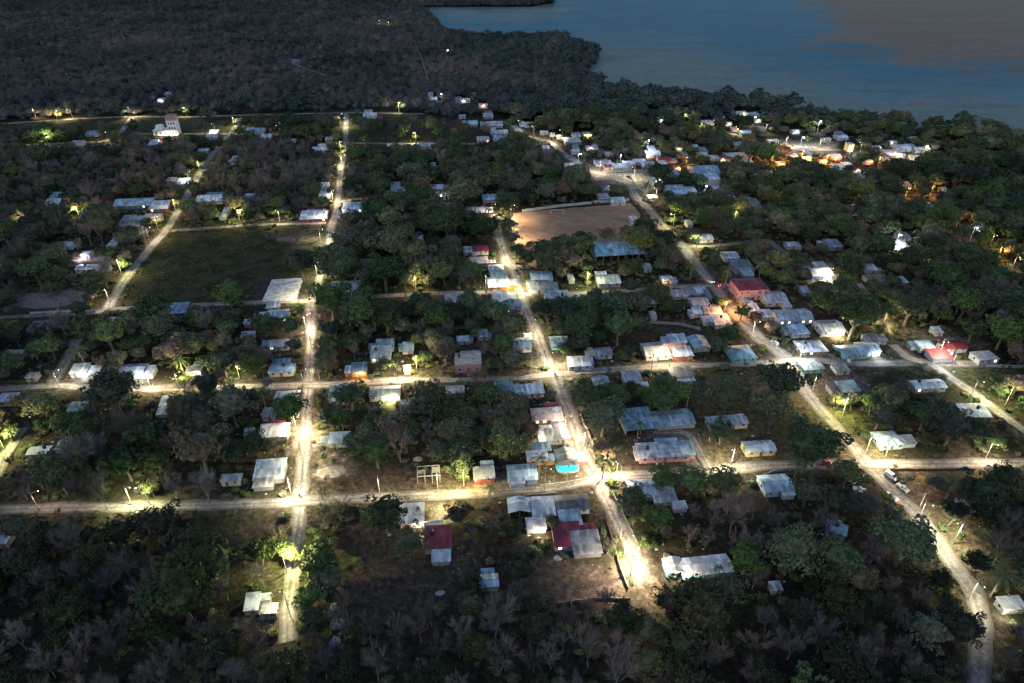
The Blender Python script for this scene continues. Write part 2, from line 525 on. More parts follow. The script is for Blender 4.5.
 # --- middle distance, centre
 (557,297,24,8,"shed","Z","w","zinc house just below upper street near its centre crossing",{}),
 (541,275,22,8,"gable","B","g","blue-grey double roof beside the centre lane",{}),
 (538,284,22,8,"gable","G","c","cream-walled house below the blue-grey double roof",dict(win=1,lamp=("w",60,-9))),
 (608,278,23,7,"gable","Z","w","zinc bungalow on the lit upper street",dict(ext=[(-7,-5,11,4,"shed","W")])),
 (571,277,6,4,"shed","W","w","tiny white kiosk above the lit upper street",{}),
 (618,247,54,12,"gable","H","w","long steel-blue roofed hall beside the football pitch",dict(open=1,h=3.6)),
 (705,236,14,6,"gable","W","w","little white gabled hut right of the main road",{}),
 (633,218,7,5,"shed","W","w","small white shelter at the pitch corner",{}),
 (749,205,24,8,"shed","G","g","broad grey roof in the grove right of main road",{}),
 (731,198,10,4,"shed","R","g","rusty strip of roof in the grove right of main road",{}),
 (689,222,6,4,"shed","Z","w","tiny pale hut behind the lit roadside bushes",{}),
 (647,266,8,5,"shed","B","g","small pale-blue roof right of the steel-blue hall",{}),
 (676,190,20,6,"shed","B","g","pale-blue roofs behind trees near the violet lamp",dict(ext=[(14,-1,11,4,"shed","Z")])),
 (521,342,20,10,"gable","B","w","pale-blue house left of the centre lane",dict(win=1,ext=[(7,-7,8,5,"shed","Z")])),
 (559,340,18,9,"gable","B","t","turquoise-fronted house right of the centre lane",{}),
 (513,305,18,10,"shed","B","p","pale-blue roof with a pink side at upper street corner",{}),
 (500,297,17,7,"shed","Z","w","zinc roof at the upper street corner by centre lane",{}),
 (453,299,16,6,"shed","B","w","pale-blue bungalow alone on upper street",{}),
 (346,285,30,8,"gable","Z","w","wide zinc roof right of the pale concrete court",dict(ext=[(9,2,14,5,"shed","W")])),
 (273,304,12,5,"shed","Z","g","small zinc roof touching the pale concrete court",{}),
 (278,313,21,7,"gable","B","g","paired blue roofs below the pale concrete court",{}),
 (463,338,12,4,"shed","W","w","low pale roof in the yard above the pink block house",{}),
 (483,333,9,6,"shed","B","w","little pale-blue hut in the yard above pink house",{}),
 (496,267,15,6,"hip","Z","w","pale hip roof left of the bright centre lane",{}),
 (499,274,17,5,"shed","T","g","teal roof wedged between two pale roofs by centre lane",{}),
 (498,281,21,8,"gable","W","o","white gabled house with orange glow on centre lane",dict(lamp=("o",70,9))),
 (480,247,16,8,"gable","D","w","small bright crimson roof left of the centre lane",{}),
 (468,249,9,8,"shed","W","g","white roof joined to the small bright crimson roof",{}),
 (479,260,18,4,"shed","P","p","pinkish strip roof below the small bright crimson roof",{}),
 (490,196,16,5,"gable","B","g","blue roof at the top of the centre lane",{}),
 (475,209,18,5,"gable","Z","r","red-walled house at the top of the centre lane",{}),
 (436,186,15,6,"gable","Z","w","zinc house in trees left of the blue roof",{}),
 (442,195,7,5,"shed","B","g","tiny pale-blue shed under a white lamp in trees",{}),
 (398,188,15,5,"gable","Z","n","zinc roof over a brown wall in the trees",{}),
 (368,262,20,9,"ruin","C","g","unfinished grey concrete house with open storey",dict(h=4.5)),
 (420,238,7,4,"shed","W","w","tiny white roof behind pale olive crowns",{}),
 (422,248,9,4,"shed","Z","g","zinc scrap roof in front of pale olive crowns",{}),
 (353,205,21,6,"hip","Z","w","pale hip-roofed house at left lane upper crossing",dict(lamp=("c",60,-9))),
 (325,194,11,6,"gable","Z","w","zinc house across the lane from the pale hip roof",{}),
 (325,184,8,4,"shed","W","w","small white roof above the zinc house by left lane",{}),
 (314,215,27,5,"shed","W","r","red-walled long house at the grass field corner",dict(win=1)),
 (250,194,9,5,"gable","B","w","small pale-blue house above the grass field",{}),
 (211,197,26,5,"gable","W","w","long white roof above the grass field",{}),
 (225,211,6,17,"gabley","W","w","narrow white gallery running down to the grass field",{}),
 (136,201,39,6,"gable","B","h","long navy-walled building with pale-blue roof",dict(win=1)),
 (160,205,18,5,"shed","Z","r","red-walled annex beside the long navy building",{}),
 (133,222,24,6,"gable","G","g","grey roof below the long navy building",{}),
 (152,217,17,4,"shed","R","g","rusty strip roof below the red-walled annex",{}),
 (55,200,14,7,"gable","W","w","white house behind a palm at the edge of woods",{}),
 (68,243,13,5,"gable","B","t","pale turquoise hut among dark trees",{}),
 (115,240,9,8,"gabley","Z","g","zinc hut left of the diagonal road",{}),
 (87,252,8,6,"gable","Z","w","pale hut lit by violet-white lamps",dict(lamp=("c",170,-7))),
 (89,266,24,4,"gable","Z","w","wide low zinc roof below the violet-white lamps",{}),
 (178,308,18,7,"shed","B","g","pale-blue shed below the grass field",{}),
 (112,320,5,4,"shed","W","g","tiny pale roof below the road corner",{}),
 (4,327,8,5,"shed","B","g","blue roof at the picture edge above middle street",{}),
 (40,324,22,7,"ruin","C","g","roofless stone house beside the rubble mound",{}),
 (248,334,13,5,"shed","Z","g","pale sheet roof among trees left of left lane",{}),
 (247,321,6,3,"shed","W","g","tiny white sheet roof among trees left of left lane",{}),
 # --- top left
 (212,135,11,4,"gable","Z","w","zinc house by the upper fork of the diagonal road",{}),
 (204,149,10,5,"gable","Z","g","zinc roof left of the diagonal road bend",{}),
 (234,160,9,4,"gable","Z","w","pale house right of the diagonal road bend",{}),
 (258,129,13,6,"gable","B","l","pale-blue house at the upper crossroads",dict(win=0)),
 (266,136,10,3,"shed","W","w","low white roof in front of upper pale-blue house",{}),
 (184,179,11,5,"gable","W","l","white-lit house at the diagonal road lamp",dict(lamp=("c",60,2))),
 (171,179,8,4,"shed","R","g","rusty hut beside the diagonal road lamp",{}),
 (160,139,6,5,"shed","D","r","red and white lit hut below the white tower",dict(lamp=("w",60,0))),
 (154,143,10,4,"shed","Z","g","zinc hut below the white tower",{}),
 (169,93,8,3,"shed","W","w","lone white roof in the far woods",{}),
 (161,99,7,4,"shed","W","w","white-lit hut in the far woods",dict(lamp=("c",120,0))),
 (94,132,13,4,"gable","B","w","pale-blue long roof by the far lane fork",{}),
 (77,143,12,3,"shed","R","g","rusty low roof below the far lane fork",{}),
 (292,139,8,5,"gable","B","w","pale-blue hut left of the far left lane",{}),
 (320,148,15,4,"gable","Z","w","zinc house beside the far left lane",{}),
 (329,138,7,4,"shed","Z","g","small zinc hut beside the far left lane",{}),
 (296,60,8,3,"gable","G","g","lone grey shed on the far scrub plain",{}),
 # --- top centre
 (370,114,13,4,"gable","W","w","white roof near the far end of the left lane",{}),
 (432,98,10,4,"gable","W","w","two white roofs at the foot of the wooded slope",{}),
 (465,99,10,6,"gable","W","w","white two-part house at the foot of the woods",dict(lamp=("w",40,-2))),
 (473,93,6,4,"shed","B","g","tiny blue roof behind white two-part house",{}),
 (483,104,9,5,"gable","P","p","pinkish lit cottage at the foot of the woods",dict(lamp=("w",50,0))),
 (462,115,7,4,"gable","B","w","pale-blue cottage in the far hamlet",{}),
 (470,122,15,4,"gable","B","g","long blue-white roof in the far hamlet",{}),
 (488,123,16,5,"gable","Z","g","broad zinc roof in the far hamlet",{}),
 (488,115,10,4,"shed","R","g","brownish roof behind the broad zinc roof",{}),
 (501,131,13,5,"gable","W","w","bright white roof at the far end of main road",{}),
 (483,138,13,4,"flat","C","c","cream block house below the bright white roof",dict(win=0)),
 (498,137,10,3,"shed","Z","c","zinc lean-to under the bright white roof",{}),
 (393,144,11,3,"gable","W","w","white roof on the far cross street",{}),
 (426,144,15,3,"gable","Z","w","zinc roof farther along the far cross street",{}),
 (433,164,5,3,"shed","W","w","speck of white roof in trees below far cross street",{}),
 (529,123,11,3,"gable","Z","w","zinc roof beside the far main road",{}),
 (544,131,8,3,"gable","W","w","white-fronted house beside the far main road lamp",{}),
 (552,133,5,4,"gable","Z","w","small zinc roof beside the far main road",{}),
 (559,135,6,4,"hip","Z","w","small pale hip roof behind far main road",{}),
 (576,133,9,5,"hip","B","w","pale-blue hip roof in the northern cluster",{}),
 (572,139,17,5,"hip","Z","g","twin pale hip roofs in the northern cluster",{}),
 (587,133,9,5,"flat","C","y","yellow-lit block house in the northern cluster",dict(lamp=("y",140,0))),
 (575,150,9,5,"gable","Z","p","pinkish house beside the white lamp on main road",{}),
 (569,164,10,7,"gable","Z","w","zinc roofs left of the main road plaza",{}),
 (584,169,10,5,"gable","D","p","dark crimson roof left of the main road plaza",{}),
 (578,107,9,4,"gable","W","w","lone white roof high in the northern trees",dict(lamp=("c",40,0))),
 (625,148,8,4,"gable","B","g","pale-blue roof in trees behind the shop row",{}),
 (540,119,10,3,"shed","N","y","yellow-lit hut in the trees behind main road",dict(lamp=("y",40,0))),
 (546,147,7,4,"shed","W","w","white sheet roof left of the far main road",{}),
 (601,161,13,5,"gable","G","w","first grey roof of the plaza shop row",{}),
 (608,165,9,5,"gable","D","w","crimson roof in the plaza shop row",{}),
 (619,165,15,6,"gable","B","g","pale-blue roof in the middle of plaza shop row",{}),
 (628,162,12,6,"gable","Z","g","zinc roof in the plaza shop row",{}),
 (639,160,12,4,"gable","W","p","pink-fronted shop at the end of plaza shop row",{}),
 (650,163,9,4,"shed","G","g","grey roof behind the blue-white kiosk",{}),
 (652,152,15,5,"gable","W","w","white roof under the tall violet-white lamp",dict(lamp=("w",100,-6))),
 (664,158,13,4,"gable","D","p","dark-red roof behind the plaza lamp",{}),
 (662,162,8,4,"shed","W","g","small white roof below the dark-red roof",{}),
 (677,166,6,5,"gable","N","o","orange-lit little house by the plaza",dict(lamp=("o",220,0))),
 (686,158,9,5,"gable","B","g","pale-blue roof behind the orange-lit little house",{}),
 (702,153,10,6,"gable","Z","w","zinc house behind the large church-like roof",{}),
 (704,169,27,11,"gable","B","w","large blue-grey church-like roof with white end",dict(h=4.5,ext=[(8,7,12,4,"shed","W")])),
 (671,172,11,6,"gable","B","g","pale-blue roof right of the blue-white kiosk",{}),
 (657,178,7,5,"flat","W","b","blue-and-white painted kiosk under plaza trees",dict(lamp=("w",60,0))),
 (601,182,17,6,"gable","N","c","brown-roofed cream house left of the plaza road",{}),
 (605,188,8,4,"shed","Z","g","zinc shed below the brown-roofed cream house",{}),
 (617,199,15,4,"gable","W","w","white pavilion at the top of the football pitch",{}),
 (652,196,9,5,"flat","C","c","cream gatehouse at the bend of main road",{}),
 (603,196,12,4,"shed","R","g","rusty roofs behind the white pavilion",{}),
 # --- town square, top right
 (876,146,8,4,"gable","Z","w","zinc cottage left of the lakeside cluster",dict(lamp=("w",60,0))),
 (884,158,9,4,"gable","R","c","rusty-roofed house at the foot of lakeside cluster",dict(lamp=("o",60,0))),
 (905,159,8,4,"gable","B","w","pale-blue cottage at the foot of lakeside cluster",dict(lamp=("w",50,0))),
 (928,163,8,4,"gable","W","w","white cottage right below the lakeside cluster",dict(lamp=("y",50,0))),
 (868,160,8,4,"gable","Z","p","pinkish cottage between domed roof and lakeside cluster",dict(lamp=("o",60,0))),
 (856,168,8,4,"gable","D","w","crimson-roofed cottage below the domed roof",dict(lamp=("w",50,0))),
 (822,160,8,4,"gable","Z","o","orange-walled cottage below the square",dict(lamp=("o",140,0))),
 (780,162,9,4,"gable","R","o","rusty-roofed house among the orange lights",dict(lamp=("o",160,0))),
 (728,122,7,4,"gable","Z","w","zinc cottage right of tiny white roof above the square",dict(lamp=("w",50,0))),
 (757,119,7,4,"gable","W","w","white cottage below the pale-blue roof by violet-blue lamp",dict(lamp=("w",40,0))),
 (693,145,8,4,"gable","B","w","pale-blue cottage in trees left of sandy street",{}),
 (678,147,8,4,"gable","Z","g","zinc cottage in trees behind plaza houses",dict(lamp=("y",40,0))),
 (795,130,8,4,"gable","W","w","white cottage behind the square's left lamps",dict(lamp=("c",50,0))),
 (826,138,8,4,"gable","Z","c","zinc cottage behind the square's right lamps",{}),
 (590,146,9,4,"gable","Z","w","zinc cottage right of the pinkish house on main road",dict(lamp=("w",40,0))),
 (609,152,8,4,"gable","W","w","white cottage in trees above the plaza shop row",{}),
 (707,121,12,6,"hip","W","w","white hip-roofed house in trees above the square",{}),
 (721,116,6,3,"shed","W","w","tiny white roof right of white hip-roofed house",{}),
 (740,112,10,4,"gable","Z","c","cream house beside the tall violet-blue lamp",dict(lamp=("y",60,2))),
 (751,113,9,4,"gable","B","g","pale-blue roof behind the violet-blue lamp",{}),
 (734,128,6,4,"shed","W","p","pale hut at the start of the sandy street",dict(lamp=("o",50,4))),
 (745,131,11,4,"gable","B","g","pale-blue roof above a clipped green bush",{}),
 (762,127,6,6,"flat","C","g","narrow grey two-storey block above the square",dict(h=5.5)),
 (772,140,11,5,"gable","W","w","white-fronted house facing the bright square",dict(lamp=("w",60,0))),
 (714,156,10,5,"hip","Z","w","pale hip roof left of the dark-red shop roof",{}),
 (724,157,10,5,"gable","D","c","dark-red shop roof with cream front",dict(lamp=("w",60,-3))),
 (731,154,14,4,"gable","B","g","pale-blue roof behind the dark-red shop roof",{}),
 (744,154,13,5,"flat","P","p","brick-pink house beside the big plaza tree",{}),
 (746,160,11,4,"shed","Z","g","zinc awning below brick-pink house",{}),
 (738,144,10,4,"shed","R","g","jumbled rusty roofs below the sandy street",{}),
 (715,180,11,5,"gable","B","g","pale-blue roof below the large church-like roof",{}),
 (716,187,7,4,"shed","Z","g","zinc scrap roof near the grove lamp",{}),
 (769,172,8,4,"shed","Z","g","small zinc roof below the orange-lit trees",{}),
 (755,172,9,5,"gable","Z","g","zinc roof under the orange-lit trees",{}),
 (806,157,9,7,"gable","P","p","orange-lit house at the corner of the square",dict(lamp=("o",420,0))),
 (791,155,9,4,"gable","Z","w","pale house between orange lights below the square",{}),
 (841,136,11,4,"gable","W","w","white roof behind the square",{}),
 (850,143,6,5,"flat","C","y","yellow-lit tower house behind the square",dict(h=5,lamp=("y",60,0))),
 (834,155,12,4,"gable","P","p","pinkish house right of the square",dict(lamp=("o",160,0))),
 (847,163,9,5,"hip","W","p","white domed roof with pink front",{}),
 (837,169,14,5,"gable","B","g","pale-blue roof below the white domed roof",{}),
 (901,146,15,4,"gable","Z","c","zinc roof in the lakeside cluster",{}),
 (912,137,8,3,"gable","B","g","tiny pale-blue roof atop the lakeside cluster",{}),
 (918,148,11,4,"gable","W","y","white roof by the violet lakeside lamp",{}),
 (892,141,8,4,"gable","R","g","rusty roof with white lamp in the lakeside cluster",dict(lamp=("c",50,-3))),
 (893,152,18,5,"flat","C","c","cream terraces stepping down in the lakeside cluster",dict(lamp=("w",110,3))),
 (915,156,9,5,"flat","C","y","yellow-lit block below the lakeside cluster",dict(lamp=("y",90,0))),
 (860,177,12,4,"gable","T","g","teal roof below the white domed roof",{}),
]
# x, y of the pole's foot; power; colour; height; label; swing of the arm in degrees
LAMPS = [
 (297,432,1.9,"w",8,"brightest street lamp on the left lane",0),
 (291,494,1.3,"w",8,"lamp post at the left lane and lower street corner",-40),
 (287,573,1.6,"y",8,"street lamp behind the tree in the lower woods",0),
 (299,303,1.0,"w",8,"street lamp beside the pale concrete court",0),
 (306,330,1.1,"w",8,"street lamp left of the lane below concrete court",0),
 (304,388,0.6,"w",8,"street lamp at the left lane middle street crossing",0),
 (321,243,1.0,"w",8,"street lamp at the grass field edge",0),
 (333,202,1.0,"w",8,"street lamp at the upper left lane crossing",0),
 (328,222,0.5,"w",8,"street lamp at the grass field corner",0),
 (341,152,0.9,"y",8,"street lamp with lit green tree on far left lane",0),
 (341,124,0.8,"w",8,"street lamp at the far end of left lane",0),
 (399,113,0.7,"y",9,"pale pole with yellow-lit shrubs at the far lane",0),
 (416,143,0.9,"y",8,"lamp lighting a bare tree on the far cross street",0),
 (122,275,0.9,"y",8,"lamp lighting a green bush by the diagonal road",0),
 (158,229,0.8,"y",8,"lamp at the grass field's upper corner",0),
 (190,184,0.8,"w",8,"lamp on the diagonal road above navy building",0),
 (234,127,1.2,"y",8,"lamp where the diagonal road meets the far road",0),
 (131,119,1.2,"w",9,"lamp at the far lane fork",0),
 (58,121,1.5,"y",8,"lamp lighting yellow-green trees on the far road",0),
 (73,119,.9,"w",8,"pale pole on the far road past yellow-green trees",0),
 (187,117,0.5,"y",8,"lamp with a yellow bush behind the white tower",0),
 (216,134,0.6,"w",8,"lamp on the diagonal road beside zinc house",0),
 (200,172,0.5,"y",8,"lamp among pale trunks on the diagonal road",0),
 (166,139,2.2,"w",6,"lamp washing the foot of the white tower",0),
 (20,217,0.8,"w",8,"lamp over sandy ground in the far-left trees",0),
 (80,219,0.8,"y",8,"lamp inside a bright yellow-green tree",0),
 (180,391,1.2,"y",8,"lamp over the sandy verge of middle street",0),
 (150,386,0.6,"w",6,"lamp at the yard gate on middle street",0),
 (5,450,1.3,"y",8,"lamp on the glowing lane at the picture edge",0),
 (132,505,1.3,"w",8,"lamp behind the trees on the lower street",0),
 (150,505,0.4,"y",8,"lamp in the hedge on the lower street",0),
 (36,118,.8,"w",8,"lamp at the far-left end of the far road",0),
 (48,145,1.0,"y",8,"lamp among pale trunks below the far road",0),
 (110,143,.9,"w",8,"lamp at the bottom of the far lane fork",0),
 (492,217,0.9,"w",8,"lamp at the top of the centre lane",0),
 (500,262,1.2,"w",8,"lamp over the pale widening of the centre lane",0),
 (518,293,1.0,"w",8,"lamp at centre lane and upper street corner",0),
 (486,289,0.4,"w",8,"lamp on upper street left of centre lane",0),
 (416,291,0.7,"y",8,"lamp lighting a palm on upper street",0),
 (587,287,1.2,"y",8,"lamp lighting yellow-green hedge on upper street",0),
 (511,220,1.0,"w",9,"floodlight pole at the pitch's upper corner",-90),
 (516,241,1.0,"w",9,"second floodlight pole beside the football pitch",-90),
 (656,200,1.2,"w",8,"lamp at the bend of main road by gatehouse",0),
 (673,228,0.9,"y",8,"lamp in roadside bushes on main road",0),
 (696,250,1.1,"w",8,"lamp at the main road and sandy lane junction",0),
 (554,372,1.4,"w",8,"lamp at the centre crossroads",0),
 (604,472,1.9,"w",8,"lamp beside the glowing palm at lower crossroads",200),
 (565,432,0.9,"w",8,"lamp pole by the ridged grey roof on centre lane",0),
 (630,577,2.4,"w",9,"lamp at the dazzling dead end of centre lane",0),
 (731,465,1.7,"w",8,"lamp post between pink house and yellow classroom",0),
 (669,369,1.0,"w",8,"lamp by the red-fronted shop on middle street",0),
 (398,384,1.2,"w",8,"lamp on middle street near yellow-lit shrubs",0),
 (417,370,1.0,"y",7,"lamp hidden in yellow-lit shrubs above middle street",0),
 (438,490,1.0,"w",8,"tall lamp by the unfinished block frame",0),
 (464,486,0.8,"y",7,"lamp in the bright bush beside red-walled house",0),
 (799,362,0.55,"c",8,"violet-white lamp on the main road corner",180),
 (842,416,1.0,"y",8,"lamp in bushes right of the main road",0),
 (885,457,1.3,"w",8,"lamp post by the hip-roofed house at the junction",0),
 (985,459,1.1,"w",8,"lamp post on the street right of the junction",0),
 (1005,405,1.0,"y",8,"lamp in yellow-green bush by the sandy side road",0),
 (950,370,0.5,"c",8,"violet-white lamp before the big crimson-roofed house",0),
 (953,544,1.3,"w",9,"lamp post beside the sandy track",0),
 (883,325,0.9,"y",8,"lamp on the sandy bank in the dark grove",0),
 (895,247,0.5,"c",8,"violet lamp over the white house in the trees",0),
 (828,279,0.8,"w",7,"lamp over the sandy yard with blue posts",0),
 (858,196,0.5,"y",7,"lamp inside yellow-green trees in the grove",0),
 (955,229,0.4,"o",7,"orange lamp inside a tree of the dark grove",0),
 (970,240,0.3,"c",8,"bluish lamp in the dark grove",0),
 (997,259,0.3,"o",7,"amber lamp in the far dark grove",0),
 (734,222,0.4,"y",7,"lamp inside trees right of the main road",0),
 (704,197,0.4,"c",8,"violet lamp by roofs near the main road",0),
 (724,314,0.9,"o",7,"orange lamp by the rusty-roofed roadside shop",0),
 (817,133,0.9,"c",10,"tall violet-white lamp behind the town square",0),
 (800,147,.9,"c",8,"violet lamp on the town square",0),
 (819,149,.9,"w",8,"white lamp on the right of the town square",0),
 (785,147,.9,"w",8,"white lamp on the left of the town square",0),
 (848,158,1.0,"c",8,"large white lamp beside the pinkish house",0),
 (771,163,0.8,"o",7,"orange lamp under the plaza trees",0),
 (923,156,0.8,"c",8,"violet lamp by the lakeside cluster",0),
 (753,126,0.9,"c",8,"violet-blue lamp above the sandy street",0),
 (684,122,0.6,"y",7,"yellow lamp in trees above the plaza",0),
 (647,153,1.0,"c",10,"tall violet-white lamp by the plaza shops",0),
 (549,144,0.9,"w",8,"lamp on the far main road",0),
 (578,164,0.9,"c",8,"bluish lamp at the top of the plaza",0),
 (600,172,0.9,"w",8,"lamp over the pale plaza ground",0),
 (634,178,0.7,"w",8,"lamp at the lower edge of the plaza",0),
 (519,131,0.4,"c",8,"white lamp at the start of the far main road",0),
 (442,101,0.4,"c",7,"white lamp at the foot of the wooded slope",0),
 (280,134,0.4,"c",7,"white lamp near the upper crossroads",0),
 (380,26,0.3,"w",8,"distant white lamp in the far woods",0),
 (389,28,0.3,"y",8,"distant yellow lamp in the far woods",0),
 (448,56,0.15,"c",7,"faint white lamp on the distant slope",0),
 (347,128,0.8,"w",8,"second street lamp down from the far end of left lane",0),
 (342,166,0.9,"w",8,"street lamp below the far cross street on left lane",0),
 (340,184,0.7,"w",8,"street lamp just above the upper crossing of left lane",0),
 (317,276,0.8,"w",8,"street lamp on the left lane below the grass field edge",0),
 (312,350,0.7,"w",8,"street lamp halfway between court and middle street",0),
 (303,464,0.8,"w",8,"street lamp on the left lane near the large zinc roof",0),
 (150,242,0.7,"w",8,"street lamp halfway down the diagonal road",0),
 (110,303,0.6,"w",8,"street lamp at the foot of the diagonal road",0),
 (176,212,0.6,"y",8,"street lamp on the diagonal road by the red annex",0),
 (240,380,0.7,"w",8,"street lamp on middle street left of left lane",0),
 (60,388,0.5,"w",8,"street lamp at the dim side lane corner",0),
 (240,222,0.7,"y",8,"street lamp in the tree row above the grass field",0),
 (280,222,0.6,"w",8,"street lamp midway along the field street",0),
 (533,338,0.8,"w",8,"street lamp on centre lane above turquoise-fronted house",0),
 (584,448,0.7,"w",8,"street lamp on centre lane below the patio wall",0),
 (624,556,0.8,"w",8,"street lamp on the last stretch of centre lane",0),
 (752,336,0.6,"w",8,"street lamp on main road by the teal hip roof",0),
 (812,392,0.7,"w",8,"street lamp on main road below the lit corner",0),
 (866,452,0.9,"w",8,"street lamp just above the road junction",0),
 (918,520,0.8,"w",8,"street lamp at the start of the sandy track",0),
 (968,600,0.5,"w",8,"street lamp lower down the sandy track",0),
 (970,398,0.8,"w",8,"street lamp along the sandy side road",0),
 (620,482,0.6,"w",8,"street lamp on lower street right of the crossroads",0),
 (545,490,0.35,"w",8,"street lamp on lower street by the corner lawn",0),
 (380,495,0.4,"w",8,"street lamp on lower street by the front dark tree",0),
 (40,512,0.25,"w",8,"street lamp on the dim left end of lower street",0),
 (620,165,0.5,"c",8,"white lamp before the plaza shop row",0),
 (686,166,0.5,"o",7,"orange lamp by the orange-lit little house",0),
 (760,158,0.5,"o",7,"second orange lamp under the plaza trees",0),
 (801,160,0.8,"o",7,"orange lamp below the right end of the square",0),
 (826,164,0.7,"o",7,"orange lamp by the pinkish house",0),
 (735,136,0.4,"w",7,"white lamp along the sandy street",0),
 (893,158,0.5,"w",7,"warm lamp on the lakeside terraces",0),
 (905,198,0.5,"o",7,"orange lamp at the glowing earth wall",0),
 (930,196,0.3,"o",7,"second orange lamp at the glowing earth wall",0),
 (1012,268,0.3,"w",7,"pale lamp at the far right in the grove",0),
 (990,246,0.25,"y",7,"yellow lamp between tall right-hand trees",0),
 (917,258,0.25,"w",7,"weak warm lamp below the grey roof in the grove",0),
 (850,214,0.2,"w",7,"weak lamp deep in the grove below square",0),
 (776,196,0.2,"y",7,"weak yellow lamp in the grove's middle",0),
 (700,132,0.3,"y",7,"yellow lamp in the trees north of plaza",0),
 (660,128,0.25,"c",7,"white lamp in the trees near the lake",0),
 (789,367,1.0,"w",8,"warm lamp on the main road by the lit corner",0),
 (291,618,0.45,"w",8,"last street lamp at the lane's lower end",0),
 (938,356,0.8,"w",8,"warm lamp on the side road before crimson-roofed house",0),
 (860,152,0.4,"w",7,"warm lamp between the square and lakeside cluster",0),
 (878,166,0.35,"o",7,"orange lamp below the lakeside cluster",0),
 (712,128,0.4,"w",7,"warm lamp by the white hip-roofed house",0),
 (765,133,0.4,"w",7,"warm lamp by the narrow grey block",0),
 (562,140,0.6,"w",8,"warm lamp on the far main road by twin hip roofs",0),
 (534,136,0.5,"w",8,"warm lamp on the far main road past white sheet roof",0),
 (442,205,0.3,"c",7,"white lamp by the pale-blue shed in the trees",0),
]
POLES = [(544,369,"utility pole at the centre crossroads"),(539,372,"second utility pole at the centre crossroads"),
 (586,462,"utility pole at the centre lane lower corner"),(651,373,"utility pole on middle street by white wall"),
 (686,411,"tall utility pole behind the school wing"),(620,540,"utility pole on the centre lane verge"),
 (840,454,"utility pole left of the main road junction"),(920,506,"short utility pole on the sandy track"),
 (709,440,"short pole in the school yard"),(531,373,"thin utility pole left of centre crossroads"),
 (313,268,"utility pole at the grass field's lower side"),(147,245,"utility pole in trees left of diagonal road"),
 (616,480,"utility pole on lower street right of crossroads"),(567,484,"utility pole on lower street left of crossroads"),
 (763,372,"utility pole on middle street near main road"),(446,114,"pale pole in the far hamlet")]
